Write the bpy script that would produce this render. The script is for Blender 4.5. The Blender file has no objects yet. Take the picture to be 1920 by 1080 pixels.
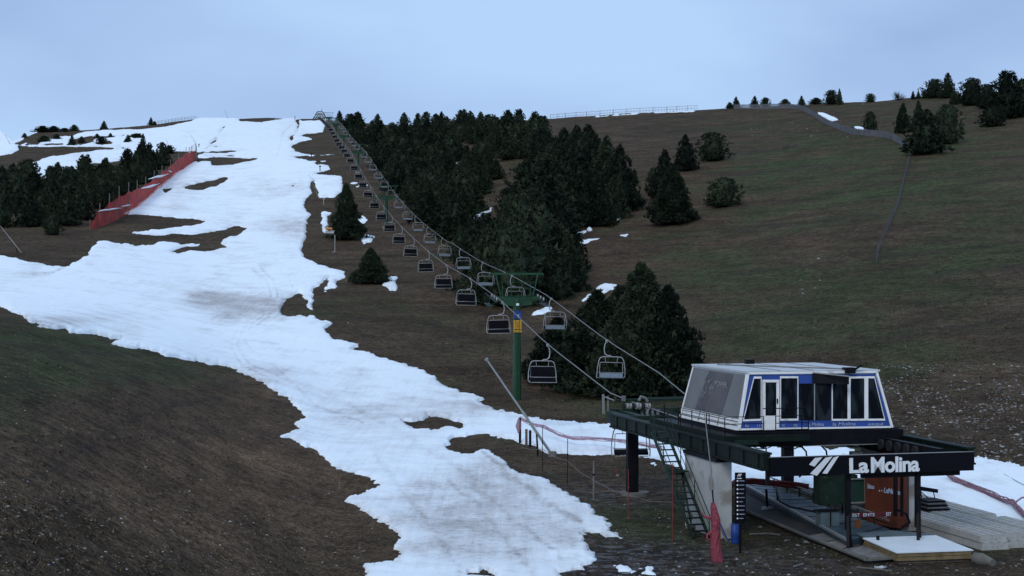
import bpy, math, random
import numpy as np
from mathutils import Vector, Matrix
R = random.Random(7)
NR = np.random.RandomState(11)
scene = bpy.context.scene
COL = scene.collection

# ------------------------------------------------------------ camera, world, sun
FPX = 2900.0
CZ = 10.5
cam = bpy.data.cameras.new('camera'); camo = bpy.data.objects.new('camera', cam)
COL.objects.link(camo); scene.camera = camo
camo.location = (0, 0, CZ); camo.rotation_euler = (math.radians(90), 0, 0)
cam.sensor_width = 36.0; cam.lens = 36.0 * FPX / 1920.0
cam.clip_start = 0.5; cam.clip_end = 8000

SUN_EL, SUN_AZ = math.radians(38), math.radians(205)
W = bpy.data.worlds.new('World'); scene.world = W; W.use_nodes = True
nt = W.node_tree; nt.nodes.clear()
wo = nt.nodes.new('ShaderNodeOutputWorld')
sky = nt.nodes.new('ShaderNodeTexSky'); sky.sky_type = 'NISHITA'; sky.sun_disc = False
sky.sun_elevation = SUN_EL; sky.sun_rotation = SUN_AZ
b1 = nt.nodes.new('ShaderNodeBackground'); b1.inputs[1].default_value = 0.06
nt.links.new(sky.outputs[0], b1.inputs[0])
tc = nt.nodes.new('ShaderNodeTexCoord')
mp = nt.nodes.new('ShaderNodeMapping'); mp.inputs['Scale'].default_value = (1.6, 1.6, 4.0)
nt.links.new(tc.outputs['Generated'], mp.inputs[0])
nz = nt.nodes.new('ShaderNodeTexNoise'); nz.inputs['Scale'].default_value = 1.9; nz.inputs['Detail'].default_value = 4
nt.links.new(mp.outputs[0], nz.inputs['Vector'])
cr = nt.nodes.new('ShaderNodeValToRGB')
cr.color_ramp.elements[0].position = 0.34; cr.color_ramp.elements[0].color = (0.335, 0.488, 0.80, 1)
cr.color_ramp.elements[1].position = 0.56; cr.color_ramp.elements[1].color = (0.482, 0.69, 1.0, 1)
sx_ = nt.nodes.new('ShaderNodeSeparateXYZ'); nt.links.new(tc.outputs['Generated'], sx_.inputs[0])
def wm(op, a, b_, c=0.):
    x = nt.nodes.new('ShaderNodeMath'); x.operation = op
    for i, v in enumerate((a, b_, c)):
        if isinstance(v, (int, float)): x.inputs[i].default_value = v
        else: nt.links.new(v, x.inputs[i])
    return x.outputs[0]
off_ = wm('MINIMUM', wm('ABSOLUTE', wm('SUBTRACT', sx_.outputs[0], -.02), 0), .4)      # the cloud deck thins towards the ridge ahead
nt.links.new(wm('SUBTRACT', wm('MULTIPLY_ADD', nz.outputs[0], .62, .23), wm('MULTIPLY', off_, .30)), cr.inputs[0])
b2 = nt.nodes.new('ShaderNodeBackground'); b2.inputs[1].default_value = 1.0
nt.links.new(cr.outputs[0], b2.inputs[0])
ms = nt.nodes.new('ShaderNodeMixShader'); ms.inputs[0].default_value = 0.93
nt.links.new(b1.outputs[0], ms.inputs[1]); nt.links.new(b2.outputs[0], ms.inputs[2])
nt.links.new(ms.outputs[0], wo.inputs[0])

sd = bpy.data.lights.new('sun', 'SUN'); so = bpy.data.objects.new('sun', sd); COL.objects.link(so)
sd.energy = 1.45; sd.angle = math.radians(26); sd.color = (1.0, 0.985, 0.95)
dv = Vector((math.sin(SUN_AZ) * math.cos(SUN_EL), math.cos(SUN_AZ) * math.cos(SUN_EL), math.sin(SUN_EL)))
so.rotation_euler = dv.to_track_quat('Z', 'Y').to_euler()
scene.view_settings.view_transform = 'Standard'; scene.view_settings.look = 'None'
scene.view_settings.exposure = 0; scene.view_settings.gamma = 1
scene.view_settings.use_curve_mapping = False

# ------------------------------------------------------------ materials
def mat(name, col, rough=0.8, metal=0.0, var=0.15, scale=3.0, bump=0.0, spec=0.3, alpha=None, spots=None):
    m = bpy.data.materials.new(name); m.use_nodes = True
    n = m.node_tree.nodes; l = m.node_tree.links
    b = n['Principled BSDF']; b.inputs['Roughness'].default_value = rough
    b.inputs['Metallic'].default_value = metal; b.inputs['Specular IOR Level'].default_value = spec
    t = n.new('ShaderNodeTexCoord'); z = n.new('ShaderNodeTexNoise')
    z.inputs['Scale'].default_value = scale; z.inputs['Detail'].default_value = 6
    l.new(t.outputs['Object'], z.inputs['Vector'])
    r = n.new('ShaderNodeValToRGB')
    r.color_ramp.elements[0].position = 0.3; r.color_ramp.elements[1].position = 0.7
    r.color_ramp.elements[0].color = tuple(c * (1 - var) for c in col) + (1,)
    r.color_ramp.elements[1].color = tuple(min(1, c * (1 + var)) for c in col) + (1,)
    l.new(z.outputs[0], r.inputs[0]); out = r.outputs[0]
    if spots:
        z2 = n.new('ShaderNodeTexNoise'); z2.inputs['Scale'].default_value = spots[0]; z2.inputs['Detail'].default_value = 8
        l.new(t.outputs['Object'], z2.inputs['Vector'])
        r2 = n.new('ShaderNodeValToRGB'); r2.color_ramp.elements[0].position = spots[1]; r2.color_ramp.elements[1].position = spots[1] + 0.08
        l.new(z2.outputs[0], r2.inputs[0])
        mx = n.new('ShaderNodeMix'); mx.data_type = 'RGBA'; l.new(r2.outputs[0], mx.inputs[0]); l.new(out, mx.inputs[6])
        mx.inputs[7].default_value = tuple(spots[2]) + (1,); out = mx.outputs[2]
    l.new(out, b.inputs['Base Color'])
    if bump:
        bp = n.new('ShaderNodeBump'); bp.inputs['Strength'].default_value = bump; bp.inputs['Distance'].default_value = 0.02
        l.new(z.outputs[0], bp.inputs['Height']); l.new(bp.outputs[0], b.inputs['Normal'])
    if alpha is not None: b.inputs['Alpha'].default_value = alpha
    return m

M = {}
M['white'] = mat('white_paint', (.72, .72, .70), .5, var=.06, spots=(1.5, .62, (.45, .44, .42)))
M['roofw'] = mat('roof_membrane', (.46, .48, .49), .6, var=.12, scale=1.2, spots=(2.5, .6, (.42, .44, .44)))
M['blue'] = mat('blue_cladding', (.022, .058, .25), .45, var=.18, scale=1.5)
M['greypanel'] = mat('grey_panel', (.145, .147, .145), .6, var=.12, scale=.8)
M['greyprint'] = mat('grey_print', (.075, .068, .072), .6, var=.25, scale=2.5)
M['greylight'] = mat('grey_light_print', (.19, .185, .18), .6, var=.15, scale=5)
M['dkgreen'] = mat('dark_green_steel', (.012, .026, .018), .55, var=.3, scale=2, spec=.12, spots=(3, .62, (.04, .05, .04)))
M['beamgreen'] = mat('black_green_steel', (.007, .013, .010), .55, var=.3, scale=2, spec=.1)
M['green'] = mat('green_steel', (.014, .058, .026), .5, var=.25, scale=1.5, spots=(4, .66, (.02, .05, .03)))
M['black'] = mat('black_steel', (.007, .007, .009), .5, var=.3, spec=.08)
M['blacksign'] = mat('black_sign_face', (.005, .005, .008), .5, var=.1, spec=.08)
M['galv'] = mat('galvanised_steel', (.30, .30, .29), .45, .5, var=.15, scale=8)
M['rope'] = mat('steel_rope', (.22, .21, .19), .5, .5, var=.2, scale=20)
M['conc'] = mat('concrete_wall', (.38, .38, .365), .9, var=.12, scale=1.4, bump=.3, spots=(.9, .54, (.24, .22, .19)))
M['concdark'] = mat('old_concrete', (.12, .115, .10), .9, var=.25, scale=2.5, bump=.4)
M['slabdark'] = mat('slab_surface', (.03, .028, .026), .8, var=.35, scale=2, bump=.3)
M['block'] = mat('pale_block', (.33, .33, .31), .9, var=.15, scale=3, bump=.3, spots=(2, .62, (.16, .15, .14)))
M['plastic'] = mat('seat_plastic', (.16, .19, .22), .5, var=.12)
M['padblk'] = mat('seat_pad', (.006, .006, .008), .8, var=.3, spec=.05)
M['yellow'] = mat('yellow_plate', (.50, .27, .03), .5, var=.1)
M['orange'] = mat('orange_canvas', (.080, .019, .009), .75, var=.25, scale=1.2)
M['red'] = mat('red_plastic', (.17, .03, .025), .6, var=.2)
M['pink'] = mat('pink_net', (.25, .05, .07), .8, var=.35, scale=9, alpha=.9)
M['netpale'] = mat('sun_bleached_net', (.50, .34, .42), .85, var=.3, scale=6, alpha=.6)
M['netred'] = mat('red_net', (.50, .035, .03), .8, var=.45, scale=.45, alpha=.74)
M['netfade'] = mat('faded_net', (.34, .19, .23), .85, var=.3, scale=6, alpha=.7)
M['wood'] = mat('grey_wood', (.15, .14, .13), .9, var=.3, scale=4)
M['woody'] = mat('yellow_timber', (.16, .12, .06), .85, var=.3, scale=3, bump=.3)
M['postw'] = mat('weathered_post', (.11, .085, .065), .9, var=.3, scale=5)
M['deckw'] = mat('white_deck', (.62, .66, .68), .6, var=.05, scale=1.5)
M['carpet'] = mat('carpet_belt', (.045, .07, .085), .45, var=.35, scale=1.2)
M['carpet2'] = mat('carpet_side', (.09, .12, .13), .5, var=.2, scale=2)
M['bluebar'] = mat('blue_barrel', (.015, .05, .22), .45, var=.15)
M['bark'] = mat('bark', (.035, .028, .022), .95, var=.35, scale=8)
M['rubber'] = mat('rubber', (.01, .01, .011), .8, var=.2)
M['text'] = mat('white_lettering', (.70, .72, .74), .5, var=.04)
M['graf'] = mat('faded_lettering', (.30, .36, .50), .6, var=.2)
g = bpy.data.materials.new('window_glass'); g.use_nodes = True
gb = g.node_tree.nodes['Principled BSDF']; gb.inputs['Base Color'].default_value = (.006, .008, .012, 1)
gb.inputs['Roughness'].default_value = .12; gb.inputs['Specular IOR Level'].default_value = .07
zz = g.node_tree.nodes.new('ShaderNodeTexNoise'); zz.inputs['Scale'].default_value = 1.3
gt_ = g.node_tree.nodes.new('ShaderNodeTexCoord'); gm_ = g.node_tree.nodes.new('ShaderNodeMapping'); gm_.inputs['Scale'].default_value = (2.2, 1, .7); gn_ = g.node_tree.nodes.new('ShaderNodeTexNoise'); gn_.inputs['Scale'].default_value = 1.4; gn_.inputs['Detail'].default_value = 1
gr_ = g.node_tree.nodes.new('ShaderNodeValToRGB'); gr_.color_ramp.elements[0].position = .48; gr_.color_ramp.elements[1].position = .66; gr_.color_ramp.elements[0].color = (.003, .004, .006, 1); gr_.color_ramp.elements[1].color = (.018, .024, .028, 1)  # paler streaks in the pane colour stand in for reflections and interior
g.node_tree.links.new(gt_.outputs['Object'], gm_.inputs[0]); g.node_tree.links.new(gm_.outputs[0], gn_.inputs['Vector']); g.node_tree.links.new(gn_.outputs[0], gr_.inputs[0]); g.node_tree.links.new(gr_.outputs[0], gb.inputs['Base Color'])
bb = g.node_tree.nodes.new('ShaderNodeBump'); bb.inputs['Strength'].default_value = .08
g.node_tree.links.new(zz.outputs[0], bb.inputs['Height']); g.node_tree.links.new(bb.outputs[0], gb.inputs['Normal'])
M['glass'] = g

def foliage(name, c0, c1):
    m = bpy.data.materials.new(name); m.use_nodes = True
    n = m.node_tree.nodes; l = m.node_tree.links; b = n['Principled BSDF']
    b.inputs['Roughness'].default_value = .9; b.inputs['Specular IOR Level'].default_value = .08
    t = n.new('ShaderNodeTexCoord'); z = n.new('ShaderNodeTexNoise'); z.inputs['Scale'].default_value = 7; z.inputs['Detail'].default_value = 5
    l.new(t.outputs['Object'], z.inputs['Vector'])
    oi = n.new('ShaderNodeObjectInfo')
    a = n.new('ShaderNodeMath'); a.operation = 'MULTIPLY_ADD'; l.new(oi.outputs['Random'], a.inputs[0]); a.inputs[1].default_value = .36; a.inputs[2].default_value = -.20
    s = n.new('ShaderNodeMath'); s.operation = 'ADD'; l.new(z.outputs[0], s.inputs[0]); l.new(a.outputs[0], s.inputs[1])
    r = n.new('ShaderNodeValToRGB'); r.color_ramp.elements[0].position = .35; r.color_ramp.elements[1].position = .7
    r.color_ramp.elements[0].color = c0 + (1,); r.color_ramp.elements[1].color = c1 + (1,)
    l.new(s.outputs[0], r.inputs[0]); l.new(r.outputs[0], b.inputs['Base Color'])
    return m
M['pine'] = foliage('pine_needles', (.011, .017, .012), (.040, .056, .032))
M['bare'] = foliage('bare_twigs', (.03, .028, .025), (.06, .055, .045))

# ------------------------------------------------------------ noise and projection helpers
TAB = NR.rand(256, 256).astype(np.float32)
def vnoise(x, y):
    xi = np.floor(x).astype(np.int64); yi = np.floor(y).astype(np.int64)
    fx = x - xi; fy = y - yi; fx = fx * fx * (3 - 2 * fx); fy = fy * fy * (3 - 2 * fy)
    a = TAB[xi & 255, yi & 255]; b = TAB[(xi + 1) & 255, yi & 255]
    c = TAB[xi & 255, (yi + 1) & 255]; d = TAB[(xi + 1) & 255, (yi + 1) & 255]
    return (a * (1 - fx) + b * fx) * (1 - fy) + (c * (1 - fx) + d * fx) * fy - .5
def fbm(x, y, o=4):
    s = 0; a = 1.0
    for i in range(o):
        s = s + a * vnoise(x * 2 ** i + 17.3 * i, y * 2 ** i - 9.1 * i); a *= .5
    return s

K = 1.4085
flat = lambda ys: [(y, 30450. / (y - 540)) for y in ys]
sc = lambda lst: [(y, Y * K) for y, Y in lst]
LOWF = (850, 900, 1000, 1080, 1300, 1600, 2600)
cols = {
 -400: sc([(265, 500), (440, 200), (520, 145), (560, 118), (600, 75), (700, 42), (850, 28), (1080, 19), (1300, 15), (2600, 8)]),
 0: sc([(245, 520), (290, 400), (340, 300), (440, 205), (485, 172), (540, 140), (575, 120), (600, 84), (700, 48), (850, 32), (1080, 22.5), (1300, 17), (2600, 8)]),
 200: sc([(240, 540), (290, 400), (340, 310), (400, 240), (440, 205), (500, 170), (560, 138), (620, 112), (650, 88), (750, 54), (900, 37), (1080, 27.5), (1300, 21), (2600, 9)]),
 400: sc([(223, 600), (300, 390), (350, 310), (427, 230), (500, 185), (560, 156), (640, 122), (690, 103), (760, 76), (850, 56), (1000, 39), (1080, 33.8), (1300, 24), (2600, 9.5)]),
 600: sc([(222, 665), (250, 533), (266, 457), (323, 320), (427, 233), (500, 186), (560, 155), (654, 122), (700, 110), (765, 94.5)]) + flat(LOWF),
 760: sc([(232, 500), (266, 420), (323, 325), (427, 233), (500, 188), (560, 157), (654, 126), (720, 109)]) + flat((765,) + LOWF),
 970: sc([(229, 400), (300, 300), (400, 232), (500, 183), (600, 146), (680, 121), (735, 108)]) + flat((765,) + LOWF),
 1200: sc([(213, 400), (300, 290), (400, 225), (500, 178), (600, 142), (680, 119), (745, 104)]) + flat((800,) + LOWF),
 1450: sc([(200, 400), (300, 270), (400, 205), (500, 163), (600, 131), (700, 105), (780, 88)]) + flat((860,) + LOWF[1:]),
 1700: sc([(183, 380), (265, 265), (400, 178), (500, 146), (600, 118), (700, 95), (800, 78)]) + flat((860,) + LOWF[1:]),
 1920: sc([(168, 360), (265, 245), (400, 165), (500, 136), (600, 111), (700, 90), (800, 76)]) + flat((870,) + LOWF[1:]),
 2300: sc([(150, 350), (400, 160), (600, 109), (800, 75)]) + flat((870,) + LOWF[1:]),
}
CX = sorted(cols)
gx = np.arange(-1500, 3500, 10.); gy = np.arange(60, 2700, 5.)
tabv = []
for c in CX:
    ys = [p[0] for p in cols[c]]; iv = [1 / p[1] for p in cols[c]]
    s0 = (iv[1] - iv[0]) / (ys[1] - ys[0])
    v = np.interp(gy, ys, iv); v = np.where(gy < ys[0], np.maximum(iv[0] + (gy - ys[0]) * s0, 1 / 3000), v)
    tabv.append(v)
tabv = np.array(tabv)
IV = np.empty((len(gx), len(gy)))
for j in range(len(gy)): IV[:, j] = np.interp(gx, CX, tabv[:, j])
def gblur(A, sig, axis):
    r = int(sig * 3) + 1; k = np.exp(-.5 * (np.arange(-r, r + 1) / sig) ** 2); k /= k.sum()
    pad = [(0, 0), (0, 0)]; pad[axis] = (r, r); B = np.pad(A, pad, mode='edge'); out = np.zeros_like(A)
    for i, w in enumerate(k):
        out += w * (B[i:i + A.shape[0], :] if axis == 0 else B[:, i:i + A.shape[1]])
    return out
IV = gblur(gblur(IV, 5, 0), 2.2, 1)
def bil(A, x, y, x0, dx, y0, dy):
    u = np.clip((np.asarray(x, float) - x0) / dx, 0, A.shape[0] - 1.001); v = np.clip((np.asarray(y, float) - y0) / dy, 0, A.shape[1] - 1.001)
    i = u.astype(int); j = v.astype(int); fu = u - i; fv = v - j
    return (A[i, j] * (1 - fu) + A[i + 1, j] * fu) * (1 - fv) + (A[i, j + 1] * (1 - fu) + A[i + 1, j + 1] * fu) * fv
SKX = [-900, -200, 0, 22, 45, 72, 130, 189, 283, 368, 400, 441, 502, 541, 600, 640, 760, 900, 1050, 1200, 1310, 1370, 1500, 1640, 1700, 1800, 1920, 2300, 3000]
SKY = [250, 250, 246, 266, 258, 248, 246, 242, 234, 223, 222, 223, 221, 223, 223, 228, 236, 230, 221, 212, 206, 203, 197, 190, 184, 179, 170, 150, 140]
skyl = lambda px: np.interp(px, SKX, SKY)
def bumps(X, Y):
    a = .30 * fbm(X / 14, Y / 14, 3) + .10 * fbm(X / 2.2 + 5, Y / 2.2, 3)
    near = np.clip((np.hypot(X - 13, Y - 66) - 8) / 15, .06, 1)
    return a * near
def depth(px, py):
    return 1 / bil(IV, px, py, -1500, 10, 60, 5)
def P(px, py, Y): return Vector(((px - 960) / FPX * Y, Y, CZ - (py - 540) / FPX * Y))
def PZ(px, py, z):
    Y = (CZ - z) * FPX / (py - 540); return Vector(((px - 960) / FPX * Y, Y, z))
def G(px, py):
    py = max(py, float(skyl(px)) + .5); Y = float(depth(px, py)); p = P(px, py, Y)
    p.z += float(bumps(np.array([p.x]), np.array([p.y]))[0]); return p

# ------------------------------------------------------------ mesh helpers
def link(o, parent=None):
    COL.objects.link(o)
    if parent: o.parent = parent
    return o
def meshnp(name, V, F, m, parent=None, smooth=False):
    me = bpy.data.meshes.new(name); V = np.asarray(V, np.float32); F = np.asarray(F, np.int32); k = F.shape[1]
    me.vertices.add(len(V)); me.vertices.foreach_set('co', V.ravel())
    me.loops.add(F.size); me.loops.foreach_set('vertex_index', F.ravel())
    me.polygons.add(len(F)); me.polygons.foreach_set('loop_start', np.arange(0, F.size, k, dtype=np.int32))
    if smooth: me.polygons.foreach_set('use_smooth', np.ones(len(F), bool))
    me.update(calc_edges=True); me.materials.append(m)
    return link(bpy.data.objects.new(name, me), parent)
class MB:
    def __init__(s): s.v = []; s.f = []; s.sm = []
    def add(s, vs, fs, smooth=False):
        n = len(s.v); s.v += [tuple(v) for v in vs]; s.f += [tuple(n + i for i in f) for f in fs]; s.sm += [smooth] * len(fs); return s
    def hexa(s, c):
        return s.add(c, [(0, 3, 2, 1), (4, 5, 6, 7), (0, 1, 5, 4), (1, 2, 6, 5), (2, 3, 7, 6), (3, 0, 4, 7)])
    def box(s, x0, x1, y0, y1, z0, z1, fn=None):
        c = [(x0, y0, z0), (x1, y0, z0), (x1, y1, z0), (x0, y1, z0), (x0, y0, z1), (x1, y0, z1), (x1, y1, z1), (x0, y1, z1)]
        return s.hexa([fn(*p) for p in c] if fn else c)
    def prism(s, pts, dz, down=True):   # horizontal polygon extruded down
        n = len(pts); t = [Vector(p) for p in pts]; b = [p - Vector((0, 0, dz)) for p in t]
        return s.add(t + b, [tuple(range(n)), tuple(range(2 * n - 1, n - 1, -1))] + [(i, i + n, (i + 1) % n + n, (i + 1) % n) for i in range(n)])
    def tube(s, pts, r, n=8, closed=False):
        pts = [Vector(p) for p in pts]; rs = r if isinstance(r, (list, tuple)) else [r] * len(pts); rings = []
        up = Vector((0, 0, 1)); prev = None
        for i, p in enumerate(pts):
            d = (pts[min(i + 1, len(pts) - 1)] - pts[max(i - 1, 0)])
            d = d.normalized() if d.length > 1e-9 else Vector((0, 0, 1))
            if prev is None:
                a = d.cross(up if abs(d.z) < .9 else Vector((1, 0, 0))).normalized()
            else:
                a = (prev - d * prev.dot(d)); a = a.normalized() if a.length > 1e-6 else d.orthogonal().normalized()
            prev = a; b = d.cross(a)
            rings.append([p + (a * math.cos(2 * math.pi * k / n) + b * math.sin(2 * math.pi * k / n)) * rs[i] for k in range(n)])
        vs = [v for ri in rings for v in ri]; fs = []
        for i in range(len(pts) - 1):
            for k in range(n):
                k2 = (k + 1) % n; fs.append((i * n + k, i * n + k2, (i + 1) * n + k2, (i + 1) * n + k))
        s.add(vs, fs, True)
        s.add(rings[0], [tuple(range(n - 1, -1, -1))]); s.add(rings[-1], [tuple(range(n))]); return s
    def bar(s, p, q, w, h):   # rectangular bar
        p = Vector(p); q = Vector(q); d = (q - p).normalized(); a = d.cross(Vector((0, 0, 1)))
        a = a.normalized() if a.length > 1e-4 else Vector((1, 0, 0)); b = a.cross(d)
        c = [p + a * sx * w / 2 + b * sz * h / 2 for sx, sz in ((-1, -1), (1, -1), (1, 1), (-1, 1))] + [q + a * sx * w / 2 + b * sz * h / 2 for sx, sz in ((-1, -1), (1, -1), (1, 1), (-1, 1))]
        return s.hexa(c)
    def wheel(s, c, ax, r, w, n=14):
        c = Vector(c); ax = Vector(ax).normalized(); return s.tube([c - ax * w / 2, c - ax * w * .49, c + ax * w * .49, c + ax * w / 2], [r * .9, r, r, r * .9], n)
    def build(s, name, m, parent=None, loc=None):
        me = bpy.data.meshes.new(name); o0 = Vector(loc) if loc is not None else Vector((0, 0, 0))
        me.from_pydata([tuple(Vector(v) - o0) for v in s.v], [], s.f); me.polygons.foreach_set('use_smooth', s.sm)
        me.update(); me.materials.append(m)
        o = bpy.data.objects.new(name, me); o.location = o0; return link(o, parent)
def tag(o, label=None, cat=None, group=None, kind=None):
    if label: o['label'] = label
    if cat: o['category'] = cat
    if group: o['group'] = group
    if kind: o['kind'] = kind
    return o
def thing(name, label, cat, loc=(0, 0, 0), rz=0, group=None):
    o = bpy.data.objects.new(name, None); o.location = loc; o.rotation_euler = (0, 0, rz); o.empty_display_size = .2
    link(o); return tag(o, label, cat, group)
def kids(o): return [c for c in ALLK.get(o.name, [])]
def copy_tree(o, label=None):
    c = o.copy(); link(c)
    if label: c['label'] = label
    for ch in o.children:
        d = ch.copy(); link(d, c); d.matrix_parent_inverse = ch.matrix_parent_inverse
        for gch in ch.children:
            e = gch.copy(); link(e, d); e.matrix_parent_inverse = gch.matrix_parent_inverse
    return c

# ------------------------------------------------------------ terrain grid
xs = np.concatenate([np.arange(-1500, -640, 40.), np.arange(-640, -60, 10.), np.arange(-60, 1981, 2.5), np.arange(1990, 2600, 10.), np.arange(2600, 3480, 40.)])
NY = 470
t = np.linspace(0, 1, NY)
PY = np.empty((len(xs), NY)); sk = skyl(xs)
for i in range(len(xs)): PY[i] = sk[i] + (1100 - sk[i]) * t
low = np.array([1130, 1170, 1230, 1300, 1400, 1550, 1750, 2000, 2300, 2650.])
PY = np.concatenate([PY, np.tile(low, (len(xs), 1))], 1)
PX = np.tile(xs[:, None], (1, PY.shape[1]))
Yd = depth(PX, PY); X = (PX - 960) / FPX * Yd; Z = CZ - (PY - 540) / FPX * Yd
Z = Z + bumps(X, Yd)
# rows beyond the ridge, falling away
ex = []
for kx, dz in ((1.02, 1), (1.08, 6), (1.25, 25), (1.8, 90), (3.0, 220)):
    ex.append((X[:, 0] * kx, Yd[:, 0] * kx, Z[:, 0] - dz))
ex = ex[::-1]
TX = np.concatenate([np.stack([e[0] for e in ex], 1), X], 1); TY = np.concatenate([np.stack([e[1] for e in ex], 1), Yd], 1)
TZ = np.concatenate([np.stack([e[2] for e in ex], 1), Z], 1)
n0, n1 = TX.shape
idx = np.arange(n0 * n1).reshape(n0, n1)
F = np.stack([idx[:-1, 1:], idx[1:, 1:], idx[1:, :-1], idx[:-1, :-1]], -1).reshape(-1, 4)
V = np.stack([TX, TY, TZ], -1).reshape(-1, 3)

def ground_material():
    m = bpy.data.materials.new('alpine_turf'); m.use_nodes = True
    n = m.node_tree.nodes; l = m.node_tree.links; b = n['Principled BSDF']
    b.inputs['Roughness'].default_value = .95; b.inputs['Specular IOR Level'].default_value = .06
    t = n.new('ShaderNodeTexCoord')
    def noise(scale, det, vec=None, rough=.6):
        z = n.new('ShaderNodeTexNoise'); z.inputs['Scale'].default_value = scale; z.inputs['Detail'].default_value = det; z.inputs['Roughness'].default_value = rough
        if vec is None: l.new(t.outputs['Object'], z.inputs['Vector'])
        else:
            mp = n.new('ShaderNodeMapping'); mp.inputs['Scale'].default_value = vec; l.new(t.outputs['Object'], mp.inputs[0]); l.new(mp.outputs[0], z.inputs['Vector'])
        return z.outputs[0]
    def ramp(src, p0, p1, c0=(0, 0, 0), c1=(1, 1, 1)):
        r = n.new('ShaderNodeValToRGB'); r.color_ramp.elements[0].position = p0; r.color_ramp.elements[1].position = p1
        r.color_ramp.elements[0].color = c0 + (1,); r.color_ramp.elements[1].color = c1 + (1,); l.new(src, r.inputs[0]); return r.outputs[0]
    def mix(f, a, bb, mode='MIX'):
        x = n.new('ShaderNodeMix'); x.data_type = 'RGBA'; x.blend_type = mode
        for s, v in ((0, f), (6, a), (7, bb)):
            if isinstance(v, float): x.inputs[s].default_value = v
            elif isinstance(v, tuple): x.inputs[s].default_value = v + (1,)
            else: l.new(v, x.inputs[s])
        return x.outputs[2]
    brown = ramp(noise(.12, 5), .35, .65, (.056, .040, .0255), (.087, .062, .040))
    grn = ramp(noise(.35, 5), .3, .7, (.036, .049, .020), (.062, .076, .032))
    at = n.new('ShaderNodeAttribute'); at.attribute_name = 'green'
    gm = n.new('ShaderNodeMath'); gm.operation = 'MULTIPLY_ADD'
    l.new(noise(.09, 6), gm.inputs[0]); gm.inputs[1].default_value = 1.6; gm.inputs[2].default_value = -1.05
    ga = n.new('ShaderNodeMath'); ga.operation = 'ADD'; ga.use_clamp = True; l.new(gm.outputs[0], ga.inputs[0]); l.new(at.outputs['Fac'], ga.inputs[1])
    c = mix(ga.outputs[0], brown, grn)
    am = n.new('ShaderNodeAttribute'); am.attribute_name = 'mud'
    mud = ramp(noise(.9, 6), .4, .62, (.030, .024, .021), (.075, .062, .052))
    c = mix(am.outputs['Fac'], c, mud)
    terr = noise(1.0, 5, (.10, .10, 1.3), .65)
    c = mix(1.0, c, ramp(terr, .3, .62, (.62, .62, .62), (1.12, 1.12, 1.12)), 'MULTIPLY')
    f2 = noise(1.1, 8, None, .75)
    c = mix(1.0, c, ramp(f2, .38, .60, (.55, .55, .56), (1.3, 1.3, 1.3)), 'MULTIPLY')
    f3 = noise(5.5, 6, None, .8)
    c = mix(1.0, c, ramp(f3, .42, .60, (.38, .38, .38), (1.75, 1.75, 1.75)), 'MULTIPLY')
    ak = n.new('ShaderNodeAttribute'); ak.attribute_name = 'track'
    c = mix(ak.outputs['Fac'], c, mud); c = mix(ak.outputs['Fac'], c, mix(1.0, c, (.55, .52, .50), 'MULTIPLY'))
    ap = n.new('ShaderNodeAttribute'); ap.attribute_name = 'pale'
    c = mix(ap.outputs['Fac'], c, mix(1.0, c, (1.75, 1.62, 1.55), 'MULTIPLY'))
    spk = ramp(noise(7.0, 2, None, .5), .74, .80)
    c = mix(spk, c, (.16, .15, .14))
    l.new(c, b.inputs['Base Color'])
    wet = n.new('ShaderNodeMath'); wet.operation = 'MULTIPLY'; wet.use_clamp = True; l.new(am.outputs['Fac'], wet.inputs[0]); l.new(ramp(noise(1.6, 4), .50, .60), wet.inputs[1])
    rg = n.new('ShaderNodeMapRange'); rg.inputs[3].default_value = .95; rg.inputs[4].default_value = .16; l.new(wet.outputs[0], rg.inputs[0]); l.new(rg.outputs[0], b.inputs['Roughness'])
    sg_ = n.new('ShaderNodeMapRange'); sg_.inputs[3].default_value = .06; sg_.inputs[4].default_value = .7; l.new(wet.outputs[0], sg_.inputs[0]); l.new(sg_.outputs[0], b.inputs['Specular IOR Level'])
    b1 = n.new('ShaderNodeBump'); b1.inputs['Strength'].default_value = .8; b1.inputs['Distance'].default_value = .35; l.new(f2, b1.inputs['Height'])
    b2 = n.new('ShaderNodeBump'); b2.inputs['Strength'].default_value = .7; b2.inputs['Distance'].default_value = .10; l.new(f3, b2.inputs['Height']); l.new(b1.outputs[0], b2.inputs['Normal'])
    l.new(b2.outputs[0], b.inputs['Normal'])
    return m
ground = meshnp('ground', V, F, ground_material(), smooth=True); tag(ground, kind='structure')
# colour zones of the turf
def pline(px, py, pts, wd, jit=0.):
    out = np.zeros_like(px); X_ = px + jit * 30 * fbm(px / 40, py / 25, 3); Y_ = py + jit * 12 * fbm(px / 35 + 7, py / 20, 3)
    for (x0, y0), (x1, y1) in zip(pts, pts[1:]):
        dx, dy = x1 - x0, y1 - y0; t_ = np.clip(((X_ - x0) * dx + (Y_ - y0) * dy) / (dx * dx + dy * dy), 0, 1)
        out = np.maximum(out, np.exp(-((X_ - x0 - t_ * dx) ** 2 + (Y_ - y0 - t_ * dy) ** 2) / wd ** 2))
    return out
def blob(px, py, cx, cy, rx, ry): return np.exp(-((px - cx) / rx) ** 2 - ((py - cy) / ry) ** 2)
gz = (blob(PX, PY, 80, 680, 260, 75) * 1.2 + blob(PX, PY, 300, 700, 200, 40) * .4 + blob(PX, PY, 200, 620, 160, 25) * .5 + blob(PX, PY, 1500, 330, 130, 60) * .5 + blob(PX, PY, 1560, 560, 260, 90) * .55 +
      blob(PX, PY, 1850, 420, 170, 160) * .45 + blob(PX, PY, 1250, 980, 150, 70) * .8 + blob(PX, PY, 1180, 760, 150, 30) * .7 + blob(PX, PY, 870, 690, 120, 60) * .25 + blob(PX, PY, 430, 450, 200, 40) * .3)
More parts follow.
